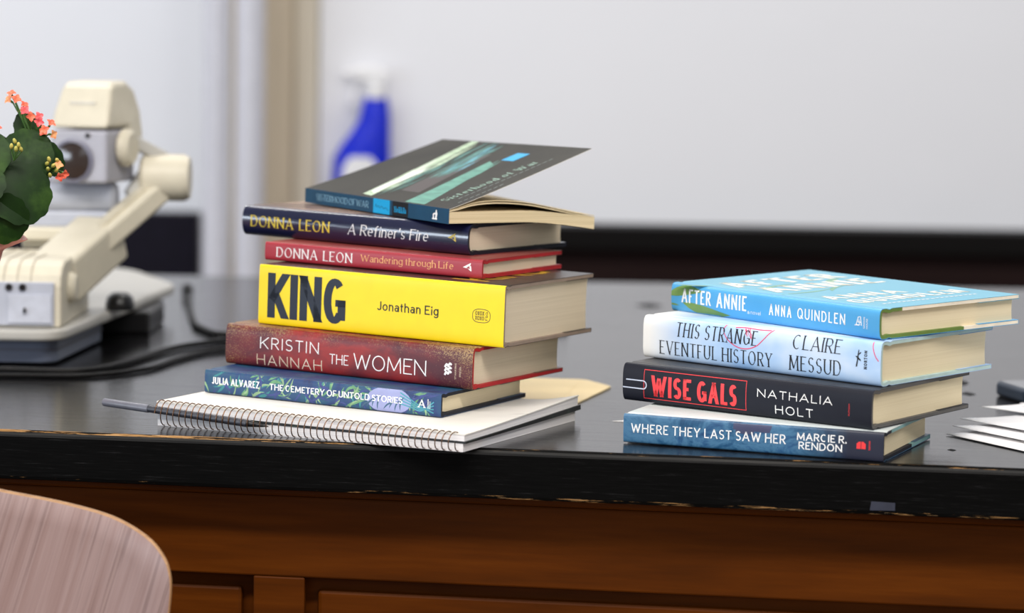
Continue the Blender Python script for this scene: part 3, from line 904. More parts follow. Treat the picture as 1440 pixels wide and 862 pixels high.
sis_art('aqua_streaks', plain('aqua_streak_print', (110, 186, 208), .42), slant(streaks(rg, 12, 74, 100, 60, 120, .8, 2.4, 14, 40)), .19)
sis_art('blue_square', CYAN, [[(108, 62), (126, 62), (126, 80), (108, 80)]], .19)
sis_art('cover_title', plain('grey_green_ink', (150, 184, 168), .45), shift(text_polys('Sisterhood of War', 96, 10, tv=.13, th=.06, serif=True, gap=.18), 14, 26), .22)
sis_art('cover_subtitle', plain('grey_ink', (104, 112, 112), .45), sum([line_polys([(22 + k * 6.2, 19), (22 + k * 6.2 + 4.6, 19.6)], 1.3) for k in range(16)], []) + sum([line_polys([(14 + k * 6, 8), (14 + k * 6 + 4.4, 8.5)], 1.3) for k in range(8)], []), .22)

# -- right stack, from the bottom
WHERE = noisy('blue_cloud_jacket', [(.25, (24, 44, 72)), (.45, (46, 92, 132)), (.6, (70, 122, 160)), (.75, (34, 72, 106))], 18, (1, 1, 1), .4, .5, 6, .5)
def where_spine():
    mt, nt, b = base_mat('blue_cloud_spine', .4, .5)
    f = noise(nt, coords(nt, (1, 1, 1.4)), 26, 8, .7, .8)
    sky = ramp(nt, f, [(.32, (8, 50, 86)), (.43, (28, 78, 116)), (.52, (66, 112, 146)), (.6, (32, 78, 120)), (.72, (14, 46, 82))])
    sep = nt.nodes.new('ShaderNodeSeparateXYZ'); tc = nt.nodes.new('ShaderNodeTexCoord'); nt.links.new(tc.outputs['Object'], sep.inputs[0])
    r = nt.nodes.new('ShaderNodeMapRange'); nt.links.new(sep.outputs[0], r.inputs[0])
    for k, v in zip((1, 2, 3, 4), (-.075, -.028, 0, 1)): r.inputs[k].default_value = v
    nt.links.new(mix(nt, r.outputs[0], sky, lin((30, 34, 52))), b.inputs['Base Color'])
    return mt
WHERE_COVER = noisy('pale_cover_print', [(.3, (190, 200, 204)), (.6, (214, 220, 218)), (.8, (120, 150, 160))], 8, rough=.4)
CASE_TEAL = plain('pale_teal_boards', (130, 172, 172), .55, .3)
whr = Book('hardcover_book', 'blue cloudy hardcover with white title, lowest in the right stack on the desk',
           ((287.77, 2169.85, 0.25), (90.53, 2252.37, .9), (343.04, 2301.91, .9)), 213.8, 143.2, 22.9, 3, 5, [where_spine(), WHERE_COVER, WHERE], CASE_TEAL, PAGES_CREAM, CASE_NAVY, 32, RIGHT)
whr.spine_text('title', WHITE_INK, 'WHERE THEY LAST SAW HER', .031, .632, .365, .69, tv=.13, th=.115, gap=.17)
whr.spine_text('author_first_line', WHITE_INK, 'MARCIE R.', .675, .862, .54, .80, tv=.15, th=.13, gap=.17)
whr.spine_text('author_second_line', WHITE_INK, 'RENDON', .682, .846, .235, .495, tv=.15, th=.13, gap=.17)
RED_INK = plain('coral_red_ink', (226, 56, 60), .45)
sq = [[(0, 0), (3.3, 0), (3.3, 4.3), (0, 4.3)], [(3.7, 0), (7.2, 0), (7.2, 4.3), (3.7, 4.3)], [(.6, 4.3), (3.3, 4.3), (3.3, 5.6), (1.6, 5.6)], [(3.7, 4.3), (6.6, 4.3), (5.6, 5.6), (3.7, 5.6)]]
whr.on_spine('publisher_mark', RED_INK, sq + shift(turn(text_polys('BANTAM', 7, 1.5, tv=.17)), 11, -.5), .9, .40)
whr.on_spine('printed_shadow', plain('plum_grey_print', (62, 66, 96), .4), [[(92, 17), (122, 16), (124, 22), (92, 22.4)], [(94, 14), (108, 14), (110, 17), (94, 17)]], lift=.06)

WISE = noisy('charcoal_jacket', [(.3, (24, 26, 36)), (.7, (31, 33, 43))], 10, rough=.5, spec=.2)
WISE_COVER = noisy('charcoal_cover', [(.3, (30, 30, 33)), (.6, (56, 56, 58))], 8, (1, 1, 1), .4)
CASE_GREY = plain('grey_brown_boards', (86, 84, 82), .55, .3)
wis = Book('hardcover_book', 'charcoal hardcover with red framed title and drawn paper-clip, second from bottom of right stack',
           ((278.93, 2179.92, 23.5), (92.07, 2321.52, 25.77), (373.77, 2305.03, 25.9)), 234.5, 157, 30.8, 6, 3, [WISE, WISE_COVER, WISE], CASE_GREY, PAGES_CREAM, None, 36, RIGHT)
wis.spine_text('title', RED_INK, 'WISE', .121, .287, .2, .755, tv=.19, th=.155, gap=.1)
wis.spine_text('title_second_word', RED_INK, 'GALS', .312, .474, .19, .75, tv=.19, th=.155, gap=.1)
f0, f1, g0, g1 = .089 * 234.5, .512 * 234.5, .115 * 30.8, .893 * 30.8
wis.on_spine('red_frame', RED_INK, [[(f0, g0), (f1, g0), (f1, g0 + .55), (f0, g0 + .55)], [(f0, g1 - .55), (f1, g1 - .55), (f1, g1), (f0, g1)],
             [(f0, g0), (f0 + .5, g0), (f0 + .5, g1), (f0, g1)], [(f1 - .5, g0), (f1, g0), (f1, g1), (f1 - .5, g1)]], lift=.12)
wis.spine_text('author_first_line', WHITE_INK, 'NATHALIA', .556, .85, .517, .728, tv=.105, th=.1, gap=.38)
wis.spine_text('author_second_line', WHITE_INK, 'HOLT', .628, .776, .13, .355, tv=.105, th=.1, gap=.38)
clip = spline([(3.5, .58 * 30.8), (12, .58 * 30.8), (20.5, .58 * 30.8)], 3) + [(20.5 + 3.1 * math.sin(t), .47 * 30.8 + 3.3 * math.cos(t)) for t in [math.pi * k / 12 for k in range(1, 12)]] + spline([(20.5, .365 * 30.8), (10, .365 * 30.8), (.3, .365 * 30.8)], 3)
wis.on_spine('drawn_paper_clip', plain('pale_steel_ink', (196, 204, 222), .4), line_polys(clip, .95), lift=.18)
wis.on_spine('publisher_name', RED_INK, turn(text_polys('PUTNAM', 9.5, 1.2, tv=.15)), .918, .3)

def washed(name, noise_stops, scale, white, x0, x1, rough=.42, dist=0):
    """printed blend from one colour at the head of the spine into a mottled one"""
    mt, nt, b = base_mat(name, rough, .5)
    c = ramp(nt, noise(nt, coords(nt, (1, 1, 1.5)), scale, 4, .55, dist), noise_stops)
    sep = nt.nodes.new('ShaderNodeSeparateXYZ'); tc = nt.nodes.new('ShaderNodeTexCoord'); nt.links.new(tc.outputs['Object'], sep.inputs[0])
    r = nt.nodes.new('ShaderNodeMapRange'); nt.links.new(sep.outputs[0], r.inputs[0])
    for k, v in zip((1, 2, 3, 4), (x0, x1, 0, 1)): r.inputs[k].default_value = v
    nt.links.new(mix(nt, r.outputs[0], lin(white), c), b.inputs['Base Color'])
    return mt
STR_SPINE = washed('pale_blue_jacket', [(.3, (216, 226, 240)), (.45, (176, 204, 236)), (.6, (136, 178, 226)), (.75, (196, 214, 238))], 9, (236, 236, 234), -.232, -.190)
CASE_PALE = plain('pale_aqua_boards', (176, 200, 198), .55, .3)
stg = Book('hardcover_book', 'pale blue and white hardcover with black italic title, just below the sky-blue book',
           ((287.36, 2197.94, 55.05), (109.63, 2355.82, 57.65), (393.63, 2317.53, 57.3)), 237.7, 160, 35.3, 7, 4, [STR_SPINE, STR_SPINE, STR_SPINE], CASE_PALE, PAGES_CREAM, None, 36, RIGHT)
kw = dict(tv=.115, th=.05, serif=True, gap=.16)
stg.spine_text('title_first_line', BLACK_INK, 'THIS STRANGE', .145, .492, .585, .92, shear=.1, **kw)
stg.spine_text('title_second_line', BLACK_INK, 'EVENTFUL HISTORY', .075, .56, .135, .455, **kw)
stg.spine_text('author_first_line', BLACK_INK, 'CLAIRE', .643, .84, .625, .95, shear=.1, **kw)
stg.spine_text('author_second_line', BLACK_INK, 'MESSUD', .632, .843, .135, .475, **kw)
PINK = plain('pink_red_ink', (226, 60, 104), .45)
LL, TT = 237.7, 35.3
dr = line_polys(spline([(.36 * LL, 35), (.352 * LL, 30), (.372 * LL, 23), (.41 * LL, 18.2), (.452 * LL, 17.4), (.492 * LL, 20.5), (.52 * LL, 26), (.545 * LL, 32), (.562 * LL, 35)], 8), .75)
for k in range(9): dr += line_polys([(.445 * LL + rnd.uniform(-2, 4), 34.5), (.455 * LL + rnd.uniform(-3, 5), 27 + rnd.uniform(-3, 3))], .4)
dr += line_polys(spline([(.4 * LL, 33.5), (.44 * LL, 34.2), (.5 * LL, 33.8), (.55 * LL, 34.2)], 5), .7)
stg.on_spine('pink_curve', PINK, line_polys(spline([(.966 * LL, 34.6), (.968 * LL, 30), (.978 * LL, 24), (.992 * LL, 20)], 6), .8), lift=.13)
stg.on_spine('pink_line_drawing', PINK, dr, lift=.13)
bird = [[(0, 0), (1.4, .4), (2.2, 5.5), (1.2, 6.5)], [(1, 6), (2.4, 6), (3, 13.6), (2.2, 13.8)], [(-.6, 8.4), (1.6, 6.6), (2.4, 8), (1, 8.6)], [(1.6, 6.2), (4.8, 4.8), (4.4, 6.2), (2.2, 8)], [(2, 9), (5, 11.4), (4.4, 12.2), (2.4, 10.4)]]
stg.on_spine('publisher_mark', BLACK_INK, bird, .902, .39)
stg.on_spine('publisher_name', BLACK_INK, turn(text_polys('NORTON', 14.5, 3.0, tv=.2, gap=.2)), .947, .36)

ANN_SPINE = noisy('sky_blue_jacket', [(.3, (66, 152, 208)), (.7, (88, 168, 216))], 6, (1, 1, 1), .4)
ANN_COVER = noisy('sky_blue_cover', [(.3, (96, 166, 192)), (.7, (112, 178, 202))], 6, (1, 1, 1), .4)
CASE_CREAM = plain('cream_boards', (232, 222, 204), .6, .3)
CASE_GREEN = plain('green_spine_cloth', (100, 124, 60), .6, .3)
ann = Book('hardcover_book', 'sky-blue hardcover with green leaves on the spine, topmost of the right stack',
           ((286.88, 2207.67, 90.85), (134.67, 2393.02, 92.98), (413.61, 2311.69, 94.9)), 239.9, 164, 24.3, 6, 3.6, [ANN_SPINE, ANN_COVER, ANN_SPINE], CASE_CREAM, PAGES_CREAM, CASE_GREEN, 42, RIGHT)
LEAF_INK = noisy('leaf_green_print', [(.3, (86, 128, 66)), (.7, (128, 160, 92))], 30, (1, 1, 1), .42)
LEAF_DIM = noisy('grey_green_print', [(.3, (96, 150, 140)), (.7, (122, 170, 140))], 30, (1, 1, 1), .42)
for lf in ((-4, 14, .12, 44, 8.5, .06), (14, 8.6, -.1, 58, 8.4, -.04), (-2, 6.5, -.05, 12, 1.6, 0)):
    ann.on_spine('printed_leaf', LEAF_INK, leaf_polys(*lf), lift=.1)
for lf in ((8, 196, 1.9, 40, 8, .1), (20, 150, .3, 60, 6, .1), (10, 120, .1, 70, 4, -.1), (60, 110, .5, 50, 5, .1), (100, 150, .6, 46, 8, .1)):
    ann.on_cover('printed_leaf', LEAF_DIM, leaf_polys(*lf), lift=.1)
ann.spine_text('title', WHITE_INK, 'AFTER', .054, .202, .36, .84, tv=.15, th=.12, gap=.16)
ann.spine_text('title_second_word', WHITE_INK, 'ANNIE', .231, .379, .34, .85, tv=.15, th=.12, gap=.16)
ann.spine_text('subtitle', WHITE_INK, 'a novel', .385, .45, .27, .40, tv=.1, gap=.2)
ann.spine_text('author_first_name', WHITE_INK, 'ANNA', .49, .597, .33, .71, tv=.14, th=.12, gap=.24)
ann.spine_text('author_surname', WHITE_INK, 'QUINDLEN', .625, .847, .34, .70, tv=.14, th=.12, gap=.24)
hs = line_polys([(0, 3), (1.5, 3), (4, 9.5), (6.2, 10), (7.4, 3)], .8) + line_polys([(2, 3.2), (5, 3.2)], .9) + line_polys([(3.4, 5.6), (6.6, 5.6)], .8) + line_polys([(4.6, 7.6), (5.4, 3.2)], .7)
hs += shift(turn(text_polys('RANDOM', 9, 1.6, tv=.16)), 11, 1) + shift(turn(text_polys('HOUSE', 8, 1.6, tv=.16)), 14, 1)
ann.on_spine('publisher_mark', WHITE_INK, hs, .89, .27)
CREAM_INK = plain('warm_white_ink', (244, 238, 224), .42, .4, .01)
ann.on_cover('cover_title', CREAM_INK, shift(text_polys('AFTER', 128, 34, tv=.2, th=.16, gap=.2), 18, 176) + shift(text_polys('ANNIE', 128, 34, tv=.2, th=.16, gap=.2), 18, 130))
ann.on_cover('cover_author', CREAM_INK, shift(text_polys('ANNA', 86, 22, tv=.19, th=.16, gap=.26), 18, 66) + shift(text_polys('QUINDLEN', 128, 22, tv=.19, th=.16, gap=.22), 18, 36))
ann.on_cover('cover_tagline', WHITE_INK, sum([line_polys([(28 + k * 5.6, 23), (28 + k * 5.6 + 4.2, 23.3)], 2.0) for k in range(20)], []))

# ------------------------------------------------------------------ spiral notebook and pen
NL, NW = 283.2, 216.6
NM = frame((-37.11, 2185.09, 0.1), (-292.29, 2307.82, .1), (56.78, 2380.31, .1))
note = thing('spiral_notebook', 'white spiral notebook under the left stack of books', 'notebook', NM)
T = lambda x: 13.8 + (20.1 - 13.8) * (-x / NL)
curl = lambda x, y: 7.5 * max(0, (x + 44) / 44) ** 1.4 * max(0, y / NW) ** 1.3
nx = [-NL + NL * k / 24 for k in range(25)]
ny = [2 + (NW - 2) * k / 12 for k in range(13)]


def slab(name, mat, f0, f1, c0, c1, x0, x1, y0, y1, parent=note):
    mb = MB(); N, K = 24, 14
    X = [x0 + (x1 - x0) * k / N for k in range(N + 1)]; Y = [y0 + (y1 - y0) * k / K for k in range(K + 1)]
    loop = lambda x: [(x, y, f0 * T(x) + c0 * curl(x, y)) for y in Y] + [(x, y, f1 * T(x) + c1 * curl(x, y)) for y in reversed(Y)]
    rows = [loop(x) for x in X]
    mb.grid(rows, 0, False, close_u=True); mb.poly(list(reversed(rows[0]))); mb.poly(rows[-1])
    return mb.build(name, mat, parent)


N_BLACK = noisy('black_plastic_cover', [(.3, (16, 18, 18)), (.62, (26, 28, 28)), (.74, (58, 84, 66))], 60, rough=.4)
N_PAPER = page_mat('notebook_pages', (236, 234, 234), (196, 194, 200), 900)
N_COVER = noisy('white_notebook_cover', [(.3, (214, 211, 206)), (.62, (222, 219, 213)), (.78, (184, 180, 174))], 14, (1, 3, 1), .55)
slab('page_block', N_PAPER, 0, .48, 0, .35, -NL + 2, -1, 4, NW - 3)
slab('black_divider', N_BLACK, .485, .60, .3, .62, -NL + 1, 1.5, 3.6, NW + 3)
slab('page_block', N_PAPER, .605, .93, .63, .98, -NL + 2, 0, 4, NW)
slab('front_cover', N_COVER, .935, 1.0, 1.0, 1.02, -NL + 1, .6, 3.8, NW + .6)
co = MB(); pts = []
turns = 47; per = 16
for k in range(turns * per + 1):
    ph = 2 * math.pi * k / per; x = -NL + 4 + (NL - 8) * k / (turns * per)
    tt = T(x)
    pts.append((x, 4.2 - 8.2 * math.cos(ph), tt / 2 + .95 + (tt / 2 + .35) * math.sin(ph)))
co.tube(pts, .48, 6)
WIRE = plain('bronze_wire', (122, 92, 70), .3, .5, .05, metallic=.85)
co.build('spiral_wire', WIRE, note, clean=False)

pen = thing('pen', 'grey pen pushed through the coils of the spiral notebook', 'pen', NM @ Matrix.Translation((-.331, -.0004, .0162)) @ Matrix.Rotation(math.radians(90), 4, 'Y') @ Matrix.Rotation(math.radians(3.1), 4, 'Y'))
GREY_PLASTIC = plain('translucent_grey_plastic', (104, 106, 116), .3, .5, .05)
DARK_PLASTIC = plain('dark_grey_plastic', (56, 58, 66), .35, .5, .05)
q = MB(); q.lathe([(0, 0), (2.9, 0), (3.4, 1), (3.4, 44), (0, 44)], 20); q.build('cap', GREY_PLASTIC, pen, auto=40)
q = MB(); q.lathe([(0, 44), (3.0, 44), (3.1, 50), (3.1, 138), (0, 138)], 20); q.build('barrel', DARK_PLASTIC, pen, auto=40)
q = MB(); q.lathe([(0, 138), (2.9, 138), (1.3, 152), (.5, 157), (0, 158)], 20); q.build('tip', plain('black_pen_tip', (20, 20, 22), .35), pen, auto=40)

# ------------------------------------------------------------------ paper lying about
MANILA = noisy('manila_paper', [(.3, (232, 208, 156)), (.7, (240, 218, 170))], 9, rough=.6)
env = thing('envelope', 'manila envelope on the desk behind the spiral notebook', 'envelope', Matrix.Translation((-.02, 2.55, .0003)))
P = rounded([(113, 56), (80, -60), (62, -146), (-130, -46), (-130, 140), (90, 106)], [14, 2, 2, 2, 2, 14], 6)
q = MB(); q.prism([(x, y, 0) for x, y in P], [(x, y, .5 + .006 * max(0, x - 20)) for x, y in P]); q.build('envelope_body', MANILA, env)
q = MB(); q.prism([(85, 96, .95), (60, -90, .8), (-5, 0, .55)], [(85, 96, 1.15), (60, -90, 1.0), (-5, 0, .75)]); q.build('flap', MANILA, env)

PAPER = plain('white_sheet', (240, 239, 240), .6, .3, .01)
sheets = [((360, 2327), .8, -62, 'bottom'), ((369, 2352), 2.6, -60, ''), ((380, 2384), 4.6, -57, ''), ((409, 2450), 6.2, -50, ''), ((444, 2462), 8.4, -54, '')]
sheet_labels = ['lowest white sheet in the loose pile at the right end of the desk',
                'second white sheet from the bottom of the loose pile at right',
                'middle white sheet of the loose pile at the right end of the desk',
                'fourth white sheet from the bottom of the loose pile at right',
                'top white sheet of the loose pile at right, in front of the dark phone']
for k, ((x, y), z, an, _) in enumerate(sheets):
    a = math.radians(an)
    M = Matrix.Translation((x / 1000, y / 1000, (z + .1) / 1000)) @ Matrix.Rotation(a, 4, 'Z')
    mb = MB(); LN, WD = 128 - 4 * k, 240; N = 12
    base = lambda u, v: -(z - 1.0 * k - .05) * 0 + 1.6 * math.exp(-((v) / 22) ** 2) * (k > 0) + .012 * k * max(0, v) * 0
    X = [LN * i / N for i in range(N + 1)]; Y = [WD * i / N for i in range(N + 1)]
    th = .55
    mb.grid([[(u, v, base(u, v) + th) for u in X] for v in Y]); mb.grid([[(u, v, base(u, v)) for u in reversed(X)] for v in Y])
    mb.grid([[(u, 0, base(u, 0)) for u in X], [(u, 0, base(u, 0) + th) for u in X]]); mb.grid([[(u, WD, base(u, WD) + th) for u in X], [(u, WD, base(u, WD)) for u in X]])
    mb.grid([[(0, v, base(0, v) + th) for v in Y], [(0, v, base(0, v)) for v in Y]]); mb.grid([[(LN, v, base(LN, v)) for v in Y], [(LN, v, base(LN, v) + th) for v in Y]])
    o = mb.build('paper_sheet', PAPER, recalc=False); o.matrix_world = M
    tag(o, sheet_labels[k], 'paper', 'loose white sheets at the right end of the desk')

q = MB(); q.prism([(86, 2378, .1), (110, 2372, .1), (112, 2392, .1)], [(86, 2378, .5), (110, 2372, .5), (112, 2392, .5)])
tag(q.build('paper_slip', PAPER), 'tiny white paper corner poking out left of the lowest blue book', 'paper')

# ------------------------------------------------------------------ phone
ph = thing('phone', 'dark blue phone lying on the desk at the right edge', 'phone', Matrix.Translation((.462, 2.525, .0003)) @ Matrix.Rotation(math.radians(14), 4, 'Z'))
NAVY_CASE = plain('dark_blue_rubber', (22, 38, 56), .45, .4, .05)
P = rounded([(0, 0), (150, 0), (150, 76), (0, 76)], 12, 8)
q = MB(); q.prism([(x, y, 0) for x, y in P], [(x, y, 13) for x, y in P]); q.build('phone_case', NAVY_CASE, ph, bevel=3.5, seg=4)
P = rounded([(4, 4), (146, 4), (146, 72), (4, 72)], 9, 8)
q = MB(); q.prism([(x, y, 12.9) for x, y in P], [(x, y, 13.3) for x, y in P]); q.build('screen', plain('grey_glass', (96, 100, 106), .08, .6, .01), ph)

# ------------------------------------------------------------------ document camera
CREAM = plain('cream_plastic', (208, 201, 182), .42, .4, .015)
WHITE_P = plain('off_white_plastic', (178, 176, 170), .4, .4, .015)
GREYP = plain('grey_plastic', (168, 168, 178), .4, .4, .02)
BLUE_GREY = plain('light_grey_plastic', (176, 180, 192), .42, .4, .02)
BLACKP = plain('black_plastic', (16, 16, 18), .35, .5, .05)
dc = thing('document_camera', 'cream document camera with a jointed arm, behind the potted plant at left', 'document camera', Matrix.Translation((-.6, 2.9, .0003)))
def W_(x, y, z): return (x + 600, y - 2900, z)
plan = [(-720, 2690), (-428, 2684), (-378, 3190), (-470, 3425), (-720, 3400)]
P = rounded(plan, [5, 30, 90, 120, 5], 10)
q = MB(); q.prism([W_(x, y, 25) for x, y in P], [W_(x, y, 36) for x, y in P]); q.build('base_plate', WHITE_P, dc, bevel=4, seg=4)
P = rounded([(-715, 2712), (-437, 2707), (-421, 2908), (-715, 2925)], [4, 18, 6, 4], 8)
q = MB(); q.prism([W_(x, y, 2) for x, y in P], [W_(x, y, 25) for x, y in P]); q.build('base_body', plain('slate_grey_plastic', (104, 112, 130), .45, .3, .02), dc, bevel=2)
q = MB(); P = rounded([(-715, 2710.5), (-435.5, 2705.5), (-419.5, 2909), (-715, 2926)], [4, 18, 6, 4], 8)
q.prism([W_(x, y, 14) for x, y in P], [W_(x, y, 15.4) for x, y in P]); q.build('seam_strip', plain('dark_seam', (90, 92, 104), .5), dc)
q = MB(); q.box(W_(-560, 2990, 0), W_(-383, 3120, 25)); q.build('black_foot', BLACKP, dc, bevel=3)
for x, y in ((-700, 2740), (-470, 2740), (-700, 2890)):
    q = MB(); q.lathe([(0, 0), (9, 0), (9, 3), (0, 3)], 18, Matrix.Translation(W_(x, y, -.2))); q.build('rubber_foot', BLACKP, dc)
# column: port housing with a rounded, ribbed top
prof = [(2706, 36), (2706, 76), (2709, 86), (2718, 94), (2734, 99), (2860, 99), (2880, 92), (2885, 36)]
q = MB(); q.prism([W_(-700, y, z) for y, z in prof], [W_(-431, y, z) for y, z in prof]); col_ = q.build('column', CREAM, dc, bevel=3, seg=3)
for x in (-500, -487, -474, -461):
    q = MB()
    pr = [(y, z + .9) for y, z in prof[1:6]]; pr2 = [(y + (2 if i == 0 else 0), z - 2) for i, (y, z) in enumerate(prof[1:6])]
    q.prism([W_(x, y, z) for y, z in pr] + [W_(x, y, z) for y, z in reversed(pr2)], [W_(x + 1.6, y, z) for y, z in pr] + [W_(x + 1.6, y, z) for y, z in reversed(pr2)])
    q.build('top_rib', plain('shadow_cream', (176, 168, 150), .5), col_)
q = MB(); q.box(W_(-690, 2703.5, 38), W_(-437.5, 2706.5, 80)); pp = q.build('port_panel', BLUE_GREY, dc, bevel=1)
q = MB(); q.box(W_(-481, 2701.8, 41), W_(-440, 2703.6, 68)); q.build('slot_cover', plain('pale_grey_plastic', (190, 194, 206), .42), pp)
for x in (-480.5, -467.5):
    q = MB(); q.lathe([(0, 0), (3.6, 0), (3.2, 2.2), (0, 2.2)], 18, Matrix.Translation(W_(x, 2703.4, 75)) @ Matrix.Rotation(math.radians(90), 4, 'X')); q.build('port', BLACKP, pp, auto=40)
q = MB(); q.lathe([(0, 0), (1, 0), (1, 3), (0, 3)], 10, Matrix.Translation(W_(-465, 2701.8, 53)) @ Matrix.Rotation(math.radians(90), 4, 'X') @ Matrix.Diagonal((1.3, 3, 1, 1))); q.build('keyhole', BLACKP, pp)
q = MB(); q.lathe([(0, 0), (15, 0), (15, 4), (12, 7), (0, 7)], 28, Matrix.Translation(W_(-431, 2760, 70)) @ Matrix.Rotation(math.radians(90), 4, 'Y')); q.build('pivot_cap', CREAM, dc, auto=40)


def beam(mb, a, b, w, h, up=(0, 0, 1)):
    a, b = Vector(W_(*a)), Vector(W_(*b)); d = (b - a).normalized(); s = d.cross(Vector(up)).normalized(); u = s.cross(d)
    l = lambda p: [p + s * i * w / 2 + u * j * h / 2 for i, j in ((-1, -1), (1, -1), (1, 1), (-1, 1))]
    mb.prism(l(a), l(b))


q = MB(); beam(q, (-452, 2790, 74), (-416, 2880, 112), 52, 46); q.build('arm_socket', CREAM, dc, bevel=5, seg=3)
q = MB(); beam(q, (-437, 2830, 90), (-355, 2910, 167), 32, 22); arm = q.build('lower_arm', CREAM, dc, bevel=4, seg=3)
q = MB(); beam(q, (-437, 2826, 102.5), (-361, 2903, 174), 12, 5); q.build('cable_channel', plain('arm_channel', (196, 188, 168), .5), arm)
q = MB(); q.lathe([(0, 0), (20, 0), (24, 4), (24, 44), (21, 50), (0, 50)], 32, Matrix.Translation(W_(-381, 2905, 171)) @ Matrix.Rotation(math.radians(90), 4, 'Y')); q.build('elbow_joint', CREAM, dc, auto=35)
# camera head: wedge-shaped cream cap over a grey lens housing, turned a little to the left
HM = Matrix.Translation(W_(-437, 2850, 222)) @ Matrix.Rotation(math.radians(-15), 4, 'Z')
capp = [(0, 0), (8, 18), (20, 40), (30, 46), (62, 47), (80, 38), (92, 16), (96, -8), (92, -24), (70, -26), (56, 0)]
q = MB()
nar = lambda z: 31 - 5 * max(0, z / 47) ** 1.5
q.prism([tuple(HM @ Vector((-nar(z), y, z))) for y, z in capp], [tuple(HM @ Vector((nar(z), y, z))) for y, z in capp]); hd = q.build('camera_head', CREAM, dc, bevel=5, seg=4)
q = MB(); q.box((-14, 9.6, 23.5), (14, 14, 26.5), M=HM @ Matrix.Translation((0, .6, 0))); q.build('maker_plate', plain('plate_grey', (206, 202, 192), .5), hd)
q = MB(); q.box((-31, 1.5, -55), (30, 74, -2), M=HM); lens_box = q.build('lens_housing', GREYP, dc, bevel=4, seg=3)
LM = HM @ Matrix.Translation((-6, 1.6, -33)) @ Matrix.Rotation(math.radians(90), 4, 'X')
q = MB(); q.lathe([(18, 0), (22, 0), (22, 3), (19, 4), (18.5, 2)], 40, LM); q.build('lens_ring', plain('lens_ring_grey', (112, 112, 128), .35), lens_box, auto=40)
q = MB(); q.lathe([(0, 4), (9, 3.6), (19.4, 2.2), (19.4, 0), (0, 0)], 40, LM); q.build('lens_glass', plain('brown_lens_glass', (52, 42, 38), .1, .6), lens_box, auto=40)
q = MB(); q.lathe([(0, 0), (2.4, 0), (2.4, 2), (0, 2)], 12, HM @ Matrix.Translation((10, 1.6, -7)) @ Matrix.Rotation(math.radians(90), 4, 'X')); q.build('indicator', BLACKP, lens_box)
q = MB(); q.lathe([(0, 0), (16, 0), (19, 3), (19, 9), (15, 13), (0, 13)], 32, HM @ Matrix.Translation((30.5, 38, -20)) @ Matrix.Rotation(math.radians(90), 4, 'Y')); q.build('neck_joint', CREAM, dc, auto=35)
q = MB(); beam(q, (-392, 2893, 210), (-350, 2912, 186), 16, 13); q.build('upper_arm', WHITE_P, dc, bevel=3, seg=3)
q = MB(); beam(q, (-391, 2900, 150), (-368, 2906, 186), 30, 16); q.build('elbow_fork', WHITE_P, dc, bevel=4, seg=3)
# folded lamp unit hanging below the head
q = MB(); q.lathe([(0, 0), (13, 0), (16, 3), (16, 82), (13, 86), (0, 86)], 32, Matrix.Translation(W_(-490, 2895, 150)) @ Matrix.Rotation(math.radians(90), 4, 'Y') @ Matrix.Diagonal((1.05, 1.3, 1, 1))); q.build('lamp_unit', BLUE_GREY, dc, auto=35)
q = MB(); q.box(W_(-580, 2868, 107), W_(-404, 2940, 121)); q.build('lamp_tray', CREAM, dc, bevel=3)
q = MB(); q.box(W_(-520, 2880, 120), W_(-410, 2925, 137)); q.build('lamp_bracket', BLUE_GREY, dc, bevel=3)
q = MB(); q.box(W_(-480, 2885, 158), W_(-425, 2925, 172)); q.build('lamp_bracket', GREYP, dc, bevel=3)
q = MB(); q.box(W_(-500, 2885, 98), W_(-470, 2915, 110)); q.build('lamp_support', CREAM, dc, bevel=3)
q = MB(); q.lathe([(0, 0), (14, 0), (15, 5), (13, 13), (8, 17), (0, 18)], 24, Matrix.Translation(W_(-401, 2895, 35.8)) @ Matrix.Diagonal((1, 1.3, 1, 1))); q.build('focus_knob', BLACKP, dc, auto=45)

# ------------------------------------------------------------------ cables
CABLE = plain('black_cable', (10, 10, 11), .5, .2, .05)
c1 = MB(); c1.tube(spline([(-600, 2640, 3.3), (-478, 2643, 3.3), (-405, 2642, 3.3), (-373, 2703, 3.3), (-344, 2828, 3.3), (-318, 2885, 3.3), (-270, 2945, 3.3), (-160, 2990, 3.3), (-20, 3100, 3.3)], 10), 3.0, 10)
tag(c1.build('cable', CABLE), 'black cable along the desk, passing close in front of the document camera', 'cable')
c2 = MB(); c2.tube(spline([(-396, 3450, 7), (-390, 3400, 7)], 4), 7, 12); c2.tube(spline([(-392, 3420, 7), (-368, 3238, 3.5), (-345, 3080, 3.5), (-330, 3025, 3.5), (-304, 2975, 3.5), (-262, 3010, 3.5), (-160, 3080, 3.5), (-60, 3200, 3.5)], 10), 3.4, 10)
tag(c2.build('cable', CABLE), 'black cable with a thick end, running back between document camera and books', 'cable')
c3 = MB(); c3.tube(spline([(-560, 2605, 2.6), (-406, 2609, 2.6), (-348, 2666, 2.6), (-326, 2750, 2.6), (-300, 2826, 2.6), (-255, 2862, 2.6), (-180, 2890, 2.6), (-60, 2960, 2.6), (60, 3080, 2.6)], 10), 2.4, 10)
tag(c3.build('cable', CABLE), 'thin black lead lying nearest the viewer, in front of the document camera', 'cable')

